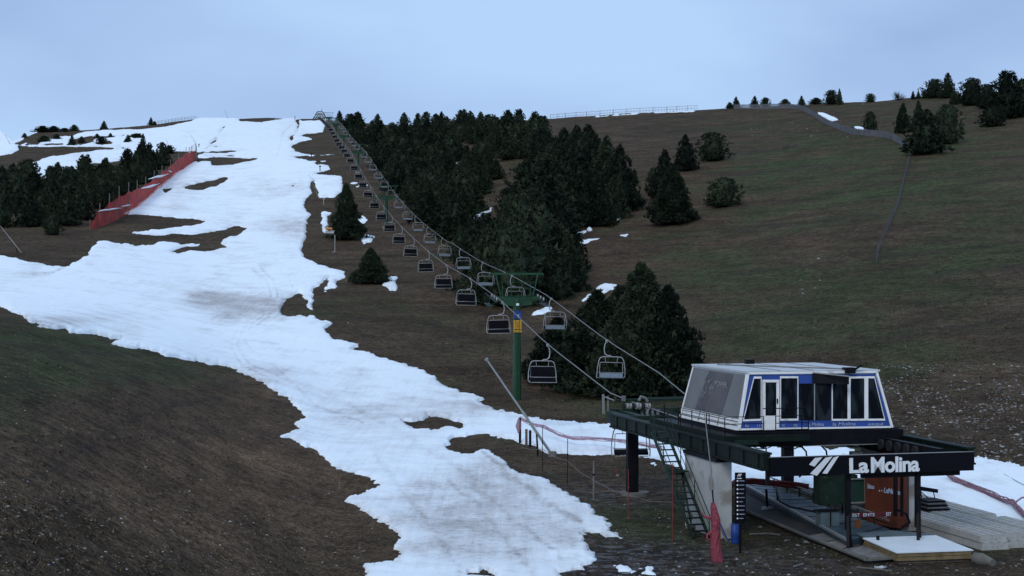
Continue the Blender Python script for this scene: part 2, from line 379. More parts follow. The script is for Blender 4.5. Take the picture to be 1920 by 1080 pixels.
gz += .12 + .16 * np.clip((PX - 1150) / 200, 0, 1) + blob(PX, PY, 1650, 300, 260, 100) * .3 - blob(PX, PY, 420, 920, 300, 170) * .5 + blob(PX, PY, 1400, 560, 200, 100) * .3 + blob(PX, PY, 750, 600, 120, 60) * .12
gz += .8 * fbm(X / 9, Yd / 9, 4)
pz = np.clip(fbm(X / 20 + 5, Yd / 20, 3), 0, .5) * .35 + blob(PX, PY, 430, 920, 330, 170) * 1.0 + blob(PX, PY, 120, 950, 200, 120) * .3 + blob(PX, PY, 560, 730, 120, 40) * .3
mz = blob(PX, PY, 1190, 1055, 170, 42) * 1.15 + blob(PX, PY, 1150, 930, 130, 30) * .5 + blob(PX, PY, 1500, 1060, 200, 40) * .5
tz = np.zeros_like(PX)
for pts, wd, a_ in [([(1085, 1003), (1150, 1030), (1240, 1058), (1350, 1082)], 5, .6), ([(1100, 1040), (1160, 1055), (1260, 1084)], 4, .6), ([(1120, 1000), (1200, 1035), (1300, 1062), (1400, 1084)], 5, .8), ([(1150, 1075), (1180, 1090)], 5, .7),
                  ([(950, 872), (1040, 895), (1150, 912), (1260, 905)], 5, .6), ([(1000, 888), (1090, 925), (1200, 945), (1290, 940)], 6, .6), ([(1190, 965), (1290, 985), (1340, 1040)], 6, .5), ([(1380, 1060), (1520, 1075), (1700, 1084)], 6, .7), ([(1820, 1062), (1920, 1040)], 6, .6),
                  ([(40, 905), (150, 850), (240, 790), (330, 760), (420, 745)], 5, .6), ([(60, 895), (160, 840), (240, 800)], 4, .5), ([(0, 870), (90, 830), (180, 815)], 4, .4), ([(150, 655), (260, 665), (330, 690), (480, 720)], 5, .5), ([(0, 640), (120, 655), (260, 720)], 6, .35), ([(200, 830), (330, 812), (480, 815)], 4, .4),
                  ([(1330, 288), (1400, 284), (1480, 276)], 3, .6), ([(1300, 330), (1450, 322), (1600, 300)], 3, .35), ([(1350, 440), (1500, 420), (1640, 400)], 4, .35), ([(1330, 520), (1500, 505), (1700, 480), (1900, 455)], 4, .35), ([(1320, 600), (1500, 588), (1560, 575)], 4, .4), ([(1700, 360), (1800, 350), (1920, 330)], 3, .4), ([(1720, 520), (1920, 500)], 5, .4), ([(1600, 640), (1750, 625), (1920, 590)], 5, .35), ([(1140, 330), (1200, 335)], 2, .5),
                  ([(640, 620), (760, 640), (860, 700)], 4, .4), ([(700, 560), (790, 600), (850, 620)], 4, .35), ([(1170, 255), (1330, 245), (1430, 235)], 3, .4)]: tz = np.maximum(tz, a_ * pline(PX, PY, pts, wd, .5))
tz = tz * np.clip(.7 + 1.2 * fbm(PX / 12, PY / 6, 3), .1, 1.2)
for nm, A in (('track', tz), ('green', gz), ('mud', mz), ('pale', pz)):
    A2 = np.concatenate([np.tile(A[:, :1], (1, len(ex))), A], 1)
    at = ground.data.attributes.new(nm, 'FLOAT', 'POINT'); at.data.foreach_set('value', np.clip(A2, 0, 1).astype(np.float32).ravel())
mb = MB(); mb.add([(-4000, -4000, -4), (4000, -4000, -4), (4000, 4000, -4), (-4000, 4000, -4)], [(0, 1, 2, 3)])  # unseen sheet added below the terrain, blocks light from below, covers behind camera
vf = mb.build('unseen_base_plane', mat('base_plane_earth', (.06, .055, .04), .95, var=.3, scale=.02)); tag(vf, kind='structure')

# ------------------------------------------------------------ snow
MW, MH = 3280, 1300; MX0, MY0 = -640, 150       # mask raster, one cell per photograph pixel
mask = np.zeros((MH, MW), bool)
def raster(poly):
    p = np.array(poly, float); x = p[:, 0] - MX0; y = p[:, 1] - MY0
    out = np.zeros((MH, MW), bool); y0 = max(0, int(y.min())); y1 = min(MH - 1, int(y.max()) + 1)
    xc = np.arange(MW)
    for r in range(y0, y1):
        yy = r + .5; xs_ = []
        for i in range(len(p)):
            ya, yb = y[i], y[(i + 1) % len(p)]
            if (ya <= yy) != (yb <= yy): xs_.append(x[i] + (yy - ya) / (yb - ya) * (x[(i + 1) % len(p)] - x[i]))
        xs_.sort()
        for a, b_ in zip(xs_[::2], xs_[1::2]): out[r, max(0, int(round(a))):max(0, int(round(b_)))] = True
    return out
SNOW = [[(-640, 200), (614, 200), (612, 228), (607, 250), (575, 252), (562, 257), (595, 261), (560, 268), (548, 274), (565, 288), (585, 290), (634, 289), (634, 293), (590, 295), (583, 303), (600, 301), (624, 302), (600, 306), (602, 308), (618, 311), (621, 319), (605, 323), (590, 325), (588, 338), (583, 342), (580, 352), (586, 362), (572, 378), (569, 388), (585, 404), (575, 413), (573, 449), (562, 470), (575, 488), (605, 501), (649, 511), (643, 522), (631, 529), (628, 542), (602, 547), (612, 538), (617, 520), (590, 541), (588, 553), (584, 562), (590, 580), (588, 594), (624, 608), (609, 618), (620, 636), (634, 643), (679, 646), (658, 657), (700, 671), (755, 683), (794, 697), (847, 728), (914, 755), (895, 757), (919, 772), (977, 782), (1039, 793), (1116, 798), (1169, 801), (1230, 812), (1320, 828), (1440, 838), (1600, 850), (1760, 857), (1850, 861), (1880, 871), (1920, 878), (2200, 925), (2640, 1010), (2640, 1400), (2200, 1150), (1920, 1000), (1745, 937), (1700, 925), (1540, 914), (1370, 905), (1290, 885), (1240, 863), (1171, 857), (1140, 854), (1062, 853), (1030, 850), (999, 835), (971, 830), (937, 822), (890, 818), (859, 819), (838, 827), (845, 833), (840, 843), (877, 852), (904, 844), (915, 849), (943, 863), (977, 882), (1015, 897), (1049, 913), (1077, 933), (1102, 954), (1140, 982), (1171, 1011), (1152, 1010), (1121, 997), (1090, 999), (1093, 1013), (1112, 1032), (1124, 1052), (1102, 1060), (1096, 1068), (1074, 1065), (1046, 1076), (1040, 1110), (1000, 1250), (690, 1250), (686, 1090), (690, 1075), (681, 1060), (684, 1054), (718, 1060), (746, 1054), (752, 1044), (751, 1035), (740, 1013), (743, 993), (715, 980), (687, 969), (681, 957), (665, 946), (648, 941), (656, 926), (681, 921), (699, 916), (715, 910), (696, 897), (671, 891), (640, 884), (601, 849), (600, 845), (524, 815), (563, 810), (551, 796), (570, 781), (548, 757), (529, 738), (500, 728), (444, 691), (333, 669), (239, 647), (205, 641), (244, 640), (167, 625), (83, 610), (44, 594), (0, 575), (-90, 545), (-640, 440)],
 [(590, 327), (621, 329), (639, 330), (643, 341), (642, 360), (625, 370), (599, 373), (594, 352), (589, 338)],
 [(603, 397), (622, 398), (614, 410), (616, 430), (605, 445), (603, 420)],
 [(672, 412), (682, 405), (693, 414), (685, 420), (673, 420)], [(675, 452), (686, 440), (703, 443), (697, 452), (680, 460)],
 [(712, 534), (735, 520), (747, 519), (743, 530), (750, 540), (745, 547), (730, 545), (725, 537)],
 [(1079, 459), (1101, 450), (1127, 446), (1122, 451), (1095, 459)], [(1076, 437), (1095, 430), (1100, 435), (1082, 439)], [(1100, 428), (1109, 423), (1112, 432), (1102, 433)],
 [(1149, 413), (1167, 401), (1166, 408), (1155, 415)], [(1160, 443), (1183, 436), (1180, 442), (1163, 445)],
 [(886, 410), (893, 394), (900, 398), (925, 387), (922, 394), (905, 402), (895, 412)], [(930, 390), (945, 385), (943, 389)],
 [(852, 309), (858, 305), (862, 310)], [(876, 301), (893, 296), (890, 303), (878, 305)], [(919, 285), (936, 279), (934, 287)], [(873, 253), (879, 256), (878, 270), (873, 265)],
 [(975, 246), (984, 246), (982, 254)], [(998, 249), (1009, 246), (1008, 252)], [(1016, 249), (1026, 246), (1024, 251)], [(976, 272), (986, 268), (983, 276)],
 [(987, 591), (1014, 580), (1040, 578), (1030, 586), (1003, 592)], [(1088, 568), (1106, 552), (1138, 530), (1160, 533), (1150, 542), (1133, 552), (1106, 567)],
 [(652, 345), (664, 340), (678, 340), (670, 345)], [(664, 350), (675, 346), (694, 345), (690, 349), (668, 353)], [(639, 277), (646, 279), (652, 288), (647, 288)], [(664, 315), (674, 316), (668, 320)], [(672, 355), (680, 357), (682, 362)],
 [(1530, 212), (1545, 212), (1566, 220), (1576, 225), (1560, 229), (1545, 221)], [(1596, 237), (1608, 238), (1624, 242), (1622, 247), (1606, 243)],
 [(1095, 218), (1200, 211.5), (1305, 205.5), (1305, 208.5), (1200, 214.5), (1095, 220)],
 [(1150, 1060), (1175, 1062), (1192, 1076), (1165, 1073)], [(1205, 1066), (1216, 1070), (1225, 1080), (1210, 1080)],
 [(128, 425), (165, 422), (164, 426), (130, 428)], [(202, 424), (215, 415), (226, 411), (222, 417), (207, 425)], [(172, 433), (204, 429), (200, 433), (178, 436)],
 [(649, 607), (656, 604), (655, 609)], [(1217, 868), (1230, 868), (1229, 871), (1218, 871)], [(60, 332), (85, 326), (90, 334), (66, 338)]]
HOLE = [[(-640, 330), (0, 292), (25, 288), (38, 281), (32, 274), (60, 276), (140, 275.5), (175, 276), (258, 279), (200, 281), (160, 286), (142, 286), (94, 295), (58, 305), (50, 312), (0, 330), (-640, 370)],
 [(-640, 370), (40, 345), (71, 336), (90, 334), (110, 318), (142, 318), (176, 307), (197, 306), (236, 300), (258, 293), (280, 287), (340, 285), (370, 284), (372, 298), (366, 304), (330, 325), (300, 350), (275, 372), (250, 392), (231, 403), (263, 404), (314, 407), (367, 412), (388, 413), (382, 419), (367, 422), (338, 424), (296, 430), (269, 431), (234, 434), (272, 438), (308, 440), (367, 438), (409, 434), (427, 427), (450, 422), (467, 427), (462, 431), (445, 442), (419, 449), (418, 458), (430, 464), (397, 471), (367, 471), (338, 475), (320, 473), (350, 462), (376, 459), (376, 455), (335, 458), (332, 454), (305, 453), (278, 461), (258, 462), (219, 458), (209, 453), (186, 453), (182, 461), (160, 482), (130, 499), (110, 501), (70, 497), (30, 487), (0, 481), (-640, 415)],
 [(20, 272), (44, 262), (60, 240), (75, 230), (190, 225), (283, 215), (356, 215), (368, 224), (350, 229), (330, 234), (300, 238), (268, 243), (220, 243), (194, 244), (160, 249), (145, 249), (139, 254), (102, 257), (79, 265), (71, 270), (47, 267), (40, 272)],
 [(130, 266), (133, 262), (170, 256), (240, 253), (240, 255), (180, 259), (176, 268), (150, 271), (128, 270)], [(176, 268), (205, 264), (218, 268), (190, 272)], [(190, 273), (228, 272), (226, 274)], [(46, 271), (120, 270), (118, 273), (48, 273)],
 [(146, 241), (200, 240), (190, 246)], [(246, 252), (268, 250), (266, 258), (250, 260)],
 [(369, 299), (398, 296), (441, 296), (492, 298), (467, 303), (439, 310), (395, 310), (398, 302), (370, 304)], [(369, 286), (423, 283), (485, 280), (450, 284), (423, 287), (370, 289)], [(384, 291), (441, 291), (441, 293.5), (384, 293.5)], [(388, 274.5), (421, 274.5), (405, 277)],
 [(441, 227), (458, 221), (502, 218), (541, 223), (511, 227), (485, 229), (467, 228), (450, 228)], [(481, 261), (513, 258), (490, 261.5)],
 [(391, 270), (406, 261), (409, 262), (395, 271)], [(406, 250), (414, 243), (421, 235), (422, 238), (413, 248)],
 [(553, 225), (564, 225), (560, 241), (552, 255), (548, 266), (545, 264), (542, 257), (553, 252), (559, 234)], [(546, 275), (553, 274), (564, 287), (555, 284)], [(541, 294), (634, 291), (634, 298), (588, 296), (583, 303), (574, 299), (555, 297)],
 [(303, 356), (325, 353), (322, 357), (310, 363)], [(344, 350), (377, 342), (423, 333), (432, 335), (423, 340), (405, 348), (374, 357), (349, 355)], [(311, 351), (344, 344), (340, 347)], [(543, 347), (559, 344), (548, 351)],
 [(566, 228), (600, 226), (610, 224), (610, 214), (566, 214)],
 [(749, 791), (771, 791), (796, 790), (804, 781), (840, 787), (874, 798), (877, 806), (840, 808), (809, 812), (771, 807), (765, 797)],
 [(563, 546), (540, 562), (526, 577), (526, 597), (563, 592), (578, 599), (594, 590), (577, 574), (568, 554)], [(878, 1073), (900, 1070), (935, 1077), (940, 1084), (880, 1084)],
 [(590, 305), (600, 303), (606, 308), (596, 311)], [(-640, 200), (12, 228), (12, 243), (-640, 243)]]
for p in SNOW: mask |= raster(p)
for p in HOLE: mask &= ~raster(p)
mw = gblur(gblur(mask.astype(np.float64), 4, 0), 6, 1)
mf = gblur(mask.astype(np.float64), 1.3, 0); mf = gblur(mf, 1.5, 1)
def snow_s(px, py):
    # ragged melt edge: the outline is warped by noise in the ground's own coordinates
    w = np.clip((py - 200) / 600, .25, 1.3)
    x2 = px + w * (11 * fbm(px / 30, py / 12, 6) + 10 * fbm(px / 26 + 3, py / 3.2, 2)); y2 = py + w * (7 * fbm(px / 24 + 40, py / 9 + 9, 6))
    s1 = bil(mf.T, x2, y2, MX0, 1, MY0, 1) - .5; w1 = bil(mw.T, x2, y2, MX0, 1, MY0, 1) - .5
    n = fbm(px / 12, py / 2.6, 4) * 2.1 * w ** .5 * (1 - .75 * np.clip(blob(px, py, 1040, 910, 130, 70) + blob(px, py, 960, 820, 300, 40) * .6, 0, 1))
    return np.clip(.9 * s1 + .14 * w1 + n * .38 * np.clip((.47 - np.abs(w1)) * 6, 0, 1), -.5, .5)
i0 = np.searchsorted(xs, -600); i1 = np.searchsorted(xs, 2560)
sx = PX[i0:i1, :NY + 3]; sy = PY[i0:i1, :NY + 3]; SX = X[i0:i1, :NY + 3]; SY = Yd[i0:i1, :NY + 3]; SZ = Z[i0:i1, :NY + 3]
S = snow_s(sx, sy)
thin = .11 * fbm(SX / 1.3, SY / 1.3, 4) + .05 * fbm(SX / .4, SY / .4, 2)
T = np.clip(.03 + SY * .0014, .06, .3)
wide = gblur(np.clip(S + .5, 0, 1), 4, 0); wide = gblur(wide, 4, 1)
bank = np.clip(blob(sx, sy, 1010, 905, 200, 60), 0, 1)
H = T * (np.clip(S * 2, -1, 1) + .8 * (wide - .5) * np.clip(S * 4, 0, 1)) + .05 * fbm(SX / 5 + 3, SY / 5, 3) * np.clip(S * 4, 0, 1)
bare = np.clip(blob(sx, sy, 1090, 1040, 70, 40) + blob(sx, sy, 720, 1030, 60, 60) + blob(sx, sy, 460, 588, 40, 14) * .8 + blob(sx, sy, 405, 565, 30, 8) * .8 + blob(sx, sy, 590, 545, 50, 50) * .8 + blob(sx, sy, 310, 460, 150, 14) * .5 + blob(sx, sy, 330, 370, 60, 20) * .7 + blob(sx, sy, 690, 920, 40, 60) * .6, 0, 1)
H = H + thin * (.05 + 1.5 * bare) * np.where(S > 0, 1, .5) - .02 * bare
H = np.maximum(H, -.6)
keep = S > -.47
kk = keep[:-1, :-1] | keep[1:, :-1] | keep[:-1, 1:] | keep[1:, 1:]
m0, m1 = S.shape; ids = np.arange(m0 * m1).reshape(m0, m1)
Fs = np.stack([ids[:-1, 1:], ids[1:, 1:], ids[1:, :-1], ids[:-1, :-1]], -1)[kk]
used, inv = np.unique(Fs.ravel(), return_inverse=True)
Vs = np.stack([SX, SY, SZ + H], -1).reshape(-1, 3)[used]
def snow_material():
    m = bpy.data.materials.new('old_snow'); m.use_nodes = True
    n = m.node_tree.nodes; l = m.node_tree.links; b = n['Principled BSDF']
    b.inputs['Roughness'].default_value = .75; b.inputs['Specular IOR Level'].default_value = .2
    t = n.new('ShaderNodeTexCoord')
    def noise(s, d, vec=(1, 1, 1), r=.6):
        mp = n.new('ShaderNodeMapping'); mp.inputs['Scale'].default_value = vec; mp.inputs['Rotation'].default_value = (0, 0, math.radians(-25)); l.new(t.outputs['Object'], mp.inputs[0])
        z = n.new('ShaderNodeTexNoise'); z.inputs['Scale'].default_value = s; z.inputs['Detail'].default_value = d; z.inputs['Roughness'].default_value = r; l.new(mp.outputs[0], z.inputs['Vector']); return z.outputs[0]
    at = n.new('ShaderNodeAttribute'); at.attribute_name = 'dirt'
    def math_(op, a, bb, c=None, clamp=False):
        x = n.new('ShaderNodeMath'); x.operation = op; x.use_clamp = clamp
        for i, v in enumerate((a, bb, c)):
            if v is None: continue
            if isinstance(v, (int, float)): x.inputs[i].default_value = v
            else: l.new(v, x.inputs[i])
        return x.outputs[0]
    big = noise(.22, 6, (1, 1, 1), .65); fine = noise(3.2, 6, (1, 1, 1), .75); streak = noise(1.0, 6, (2.2, .09, 1), .7)
    d = math_('ADD', at.outputs['Fac'], math_('MULTIPLY_ADD', big, 1.7, -.92))
    d = math_('ADD', d, math_('MULTIPLY_ADD', streak, .8, -.42), None, True)
    r = n.new('ShaderNodeValToRGB'); r.color_ramp.elements[0].color = (.83, .89, .92, 1); r.color_ramp.elements[1].color = (.49, .475, .465, 1)
    r.color_ramp.elements.new(.35).color = (.75, .785, .80, 1); l.new(d, r.inputs[0])
    r2 = n.new('ShaderNodeValToRGB'); r2.color_ramp.elements[0].position = .33; r2.color_ramp.elements[1].position = .52; r2.color_ramp.elements[0].color = (.45, .43, .42, 1); l.new(fine, r2.inputs[0])
    x = n.new('ShaderNodeMix'); x.data_type = 'RGBA'; x.blend_type = 'MULTIPLY'; l.new(d, x.inputs[0]); l.new(r.outputs[0], x.inputs[6]); l.new(r2.outputs[0], x.inputs[7])
    l.new(x.outputs[2], b.inputs['Base Color'])
    bp = n.new('ShaderNodeBump'); bp.inputs['Strength'].default_value = .5; bp.inputs['Distance'].default_value = .22; l.new(fine, bp.inputs['Height']); bp.inputs['Distance'].default_value = .07
    bq = n.new('ShaderNodeBump'); bq.inputs['Strength'].default_value = .6; bq.inputs['Distance'].default_value = .10; l.new(streak, bq.inputs['Height']); l.new(bp.outputs[0], bq.inputs['Normal'])
    l.new(bq.outputs[0], b.inputs['Normal']); return m
snow = meshnp('snow', Vs, inv.reshape(-1, 4), snow_material(), smooth=True); tag(snow, kind='structure')
dz = (blob(sx, sy, 900, 980, 200, 110) * .75 + blob(sx, sy, 1010, 880, 90, 40) * .3 + blob(sx, sy, 700, 780, 140, 40) * .5 + blob(sx, sy, 480, 582, 80, 24) * 1.1 + blob(sx, sy, 390, 562, 45, 18) * .9 + blob(sx, sy, 540, 425, 70, 22) * .5 + blob(sx, sy, 510, 350, 60, 14) * .3 +
      blob(sx, sy, 130, 605, 110, 12) * .6 + blob(sx, sy, 470, 710, 90, 25) * .5 + blob(sx, sy, 340, 360, 40, 30) * .35 + .35 * np.clip(1 - S * 2, 0, 1) + blob(sx, sy, 850, 770, 90, 20) * .35 + .05)
gr = np.zeros_like(sx)
for pts, wd, a_ in [([(905, 855), (940, 880), (977, 910), (1009, 938), (1046, 960), (1085, 985)], 5, .9), ([(890, 915), (925, 948), (990, 1000), (1050, 1050)], 4, .45), ([(840, 900), (900, 960), (960, 1030), (1000, 1080)], 5, .35), ([(700, 860), (760, 930), (820, 1010), (860, 1080)], 6, .3), ([(620, 740), (720, 800), (800, 850), (900, 900)], 5, .25),
                  ([(470, 505), (500, 530), (508, 560), (492, 600), (440, 630), (430, 650), (455, 690), (520, 720)], 1.6, .45), ([(484, 500), (513, 530), (520, 560), (505, 600), (452, 632), (443, 650), (468, 688), (530, 715)], 1.6, .45), ([(540, 520), (548, 545), (535, 570), (515, 590)], 1.8, .3), ([(560, 225), (530, 250), (520, 290)], 1.5, .3), ([(420, 240), (400, 265), (385, 280)], 2, .5), ([(500, 228), (505, 290)], 1.5, .2),
                  ([(300, 520), (420, 500), (520, 490)], 2, .2), ([(60, 520), (95, 515), (120, 505)], 3, .6), ([(380, 655), (440, 640), (520, 650)], 2, .3), ([(450, 640), (600, 770), (680, 800)], 3, .3), ([(330, 560), (480, 570), (560, 560)], 3, .3), ([(1100, 835), (1240, 845)], 3, .3), ([(700, 700), (900, 770), (1100, 815)], 4, .2)]: gr = np.maximum(gr, a_ * pline(sx, sy, pts, wd, .35 if wd > 1.9 else .08))
dz = dz + gr * np.clip(.7 + 1.4 * fbm(sx / 9, sy / 5, 4), .1, 1.5) + .5 * np.clip(fbm(sx / 60, sy / 26, 5), 0, 1)
at = snow.data.attributes.new('dirt', 'FLOAT', 'POINT'); at.data.foreach_set('value', np.clip(dz, 0, 1).astype(np.float32).ravel()[used])
def is_snow(px, py): return float(snow_s(np.array([float(px)]), np.array([float(py)]))[0]) > 0

# ------------------------------------------------------------ scattered stones and tufts (uncountable)
def scatter(regions, size, name, kindf, m):
    Vl, Fl, cl, off = [], [], [], 0
    for (x0, x1, y0, y1, nn, s0, s1) in regions:
        px = NR.uniform(x0, x1, nn); py = NR.uniform(y0, y1, nn)
        clus = fbm(px / 40, py / 20, 3) > NR.uniform(-.5, .35, nn)
        ok = (snow_s(px, py) < -.45) & (py > skyl(px) + 3) & clus
        px, py = px[ok], py[ok]; Yv = depth(px, py); Xv = (px - 960) / FPX * Yv
        Zv = CZ - (py - 540) / FPX * Yv + bumps(Xv, Yv)
        for x, y, z in zip(Xv, Yv, Zv):
            s = R.uniform(s0, s1) * (.6 + R.random() ** 3); v, f = kindf(s)
            c, sn = math.cos(R.random() * 6.28), math.sin(R.random() * 6.28)
            v = np.array(v); a = R.random() * 6.28; ca, sa = math.cos(a), math.sin(a)
            Vl.append(np.stack([x + v[:, 0] * ca - v[:, 1] * sa, y + v[:, 0] * sa + v[:, 1] * ca, z + v[:, 2]], 1))
            Fl.append(np.array(f) + off); off += len(v); cl += [R.random()] * len(v)
    o = meshnp(name, np.concatenate(Vl), np.concatenate(Fl), m)
    a = o.data.attributes.new('rnd', 'FLOAT', 'POINT'); a.data.foreach_set('value', np.array(cl, np.float32)); return o
def stone(s):
    a = [(math.cos(k * 1.2566 + R.random() * .5) * s * R.uniform(.7, 1.1), math.sin(k * 1.2566 + R.random() * .5) * s * R.uniform(.5, .9), s * R.uniform(-.1, .15)) for k in range(5)]
    tp = (R.uniform(-.3, .3) * s, R.uniform(-.3, .3) * s, s * R.uniform(.4, .6)); t2 = (R.uniform(-.4, .4) * s, R.uniform(-.3, .3) * s, s * .45)
    return a + [tp, t2], [(0, 1, 5), (1, 2, 5), (2, 6, 5), (2, 3, 6), (3, 4, 6), (4, 5, 6), (4, 0, 5)]
def tuft(s):
    v = []; f = []
    for k in range(4):
        a = R.random() * 6.28; l_ = s * R.uniform(.5, 1.2); ox, oy = R.uniform(-.5, .5) * s, R.uniform(-.5, .5) * s
        v += [(ox - math.sin(a) * s * .22, oy + math.cos(a) * s * .22, -.02), (ox + math.sin(a) * s * .22, oy - math.cos(a) * s * .22, -.02), (ox + math.cos(a) * l_ * .6, oy + math.sin(a) * l_ * .6, l_ * .6)]
        f.append((3 * k, 3 * k + 1, 3 * k + 2))
    return v, f
def rndmat(name, c0, c1):
    m = bpy.data.materials.new(name); m.use_nodes = True; n = m.node_tree.nodes; l = m.node_tree.links; b = n['Principled BSDF']; b.inputs['Roughness'].default_value = .9; b.inputs['Specular IOR Level'].default_value = .1
    a = n.new('ShaderNodeAttribute'); a.attribute_name = 'rnd'; r = n.new('ShaderNodeValToRGB'); r.color_ramp.elements[0].color = c0 + (1,); r.color_ramp.elements[1].color = c1 + (1,)
    l.new(a.outputs['Fac'], r.inputs[0]); l.new(r.outputs[0], b.inputs['Base Color']); return m
st = scatter([(0, 720, 640, 1080, 1000, .03, .075), (0, 700, 880, 1080, 800, .03, .07), (1640, 1920, 680, 870, 2600, .06, .16), (1300, 1920, 420, 700, 90, .06, .15), (1480, 1620, 195, 260, 120, .2, .4),
              (1130, 1560, 850, 1080, 700, .03, .09), (1560, 1920, 1050, 1080, 120, .03, .09), (640, 1120, 520, 760, 160, .06, .14), (1380, 1500, 215, 260, 70, .2, .4), (1450, 1540, 480, 560, 24, .12, .3)], 1, 'stones', stone, rndmat('stone', (.07, .065, .06), (.34, .33, .31)))
tag(st, 'pale grey stones scattered over the bare brown slopes', kind='stuff', cat='stones')
tf = scatter([(0, 760, 600, 1080, 15000, .05, .12), (1100, 1700, 840, 1080, 7000, .04, .10), (640, 1250, 560, 800, 5000, .10, .22), (1300, 1920, 500, 870, 7000, .10, .24)], 1, 'grass_tufts', tuft, rndmat('dry_grass', (.040, .033, .022), (.135, .105, .065)))
tag(tf, 'short dry grass tufts on the bare slopes', kind='stuff', cat='grass')

# ------------------------------------------------------------ trees
def crown_mesh(kind, n, size, seed, m='pine'):
    r = np.random.RandomState(seed); ph = r.rand(8) * 6.28
    def rad(h, th):
        if kind == 'conical': b = .5 * np.clip(1 - h, 0, 1) ** .76 * np.clip(h / .10 + .6, 0, 1)
        elif kind == 'round': b = .5 * np.sqrt(np.clip(1 - ((h - .42) / .58) ** 2, 0, 1))
        elif kind == 'broad': b = .5 * np.clip(1 - h, 0, 1) ** .56 * np.clip(h / .15 + .5, 0, 1)
        else: b = .5 * np.clip(1 - h ** 1.6, 0, 1) ** .6
        cell = TAB[(np.floor(np.asarray(h) * 17 + .5 * np.sin(np.asarray(th) * 2 + ph[4])).astype(int) * 7 + seed) & 255, (np.floor(np.asarray(th) * 1.9).astype(int) * 13 + seed) & 255]
        lump = (.78 + .42 * cell) * (1 + .20 * np.sin(3 * th + ph[0] + 7 * h) * np.sin(9 * h + ph[1]) + .14 * np.sin(5 * th + ph[2] - 13 * h) + .10 * np.sin(31 * h + 2 * th + ph[3]))
        return b * lump
    h = 1 - np.sqrt(r.rand(n)) * .97 if kind == 'conical' else r.rand(n) ** 1.1 * .97 + .02
    if kind == 'conical': h = np.concatenate([h, r.uniform(.72, 1, n // 12)])
    h = np.clip(h, .01, .985); nn = len(h); th = r.rand(nn) * 6.283
    q = np.where(r.rand(nn) < .72, r.uniform(.8, 1.08, nn), r.uniform(.2, .85, nn)); rr = rad(h, th) * q
    c = np.stack([rr * np.cos(th), rr * np.sin(th), h + r.normal(0, .008, nn)], 1)
    out = np.stack([np.cos(th), np.sin(th), r.uniform(.1, .9, nn)], 1)
    Vs, Fs = [], []
    K_ = 5
    for k in range(K_):
        d = out + r.normal(0, .55, (nn, 3)); d /= np.linalg.norm(d, axis=1, keepdims=True)
        s = np.cross(d, r.normal(0, 1, (nn, 3))); s /= np.linalg.norm(s, axis=1, keepdims=True) + 1e-6
        L_ = (size * r.uniform(.6, 1.5, nn))[:, None] * (1 - .35 * h[:, None])
        Vs.append(np.stack([c - s * L_ * .30, c + s * L_ * .30, c + d * L_], 1))
    V_ = np.stack(Vs, 1).reshape(-1, 3); F_ = np.arange(len(V_)).reshape(-1, 3)
    # dark inner mass of branches
    inner = []; fi = []
    hs = np.linspace(.03, .93, 9); base = len(V_)
    for j, hh in enumerate(hs):
        for k in range(9):
            a = k / 9 * 6.283; q2 = float(rad(np.array(hh), np.array(a))) * .62 * (1 + r.normal(0, .06)); inner.append((q2 * math.cos(a), q2 * math.sin(a), hh))
    for j in range(8):
        for k in range(9):
            a0 = base + j * 9 + k; a1 = base + j * 9 + (k + 1) % 9; fi += [(a0, a1, a1 + 9), (a0, a1 + 9, a0 + 9)]
    V_ = np.concatenate([V_, np.array(inner)]); F_ = np.concatenate([F_, np.array(fi)])
    me = bpy.data.meshes.new('crown'); me.vertices.add(len(V_)); me.vertices.foreach_set('co', V_.astype(np.float32).ravel())
    me.loops.add(F_.size); me.loops.foreach_set('vertex_index', F_.astype(np.int32).ravel()); me.polygons.add(len(F_)); me.polygons.foreach_set('loop_start', np.arange(0, F_.size, 3, dtype=np.int32))
    me.update(calc_edges=True); me.materials.append(M[m]); return me
CROWN = {'conical': [crown_mesh('conical', 620, .085, i) for i in range(4)], 'round': [crown_mesh('round', 620, .085, 20 + i) for i in range(3)],
         'broad': [crown_mesh('broad', 650, .085, 40 + i) for i in range(3)], 'shrub': [crown_mesh('shrub', 500, .11, 60 + i) for i in range(2)],
         'bigc': [crown_mesh('conical', 5200, .042, 180 + i) for i in range(3)], 'big': [crown_mesh('conical', 4200, .046, 80 + i) for i in range(3)] + [crown_mesh('broad', 4200, .046, 90)]}
tmb = MB(); tmb.tube([(0, 0, -.06), (0, 0, .0), (.004, 0, .4), (0, .003, .93)], [.024, .02, .013, .003], 7)
for k in range(10):
    a = k * 2.4; hh = .12 + k * .07; tmb.tube([(0, 0, hh), (.16 * (1 - hh) * math.cos(a) * 2, .16 * (1 - hh) * math.sin(a) * 2, hh + .03)], [.006, .002], 4)
TRUNK = bpy.data.meshes.new('trunk'); TRUNK.from_pydata(tmb.v, [], tmb.f); TRUNK.materials.append(M['bark'])
def tree(px, py, hpx, wpx, kind, label, group=None, name='pine_tree', lean=0):
    b = G(px, py); h = hpx / FPX * b.y; w = wpx / FPX * b.y
    t = thing(name, label, 'tree' if name != 'bush' else 'bush', b, R.random() * 6.28, group); t.scale = (w, w, h)
    if lean: t.rotation_euler = (lean, 0, t.rotation_euler.z)
    tr = link(bpy.data.objects.new('trunk', TRUNK), t); cr_ = link(bpy.data.objects.new('crown', R.choice(CROWN[kind])), t)
    if hpx < w: tr.scale = (.6, .6, 1)
    return t
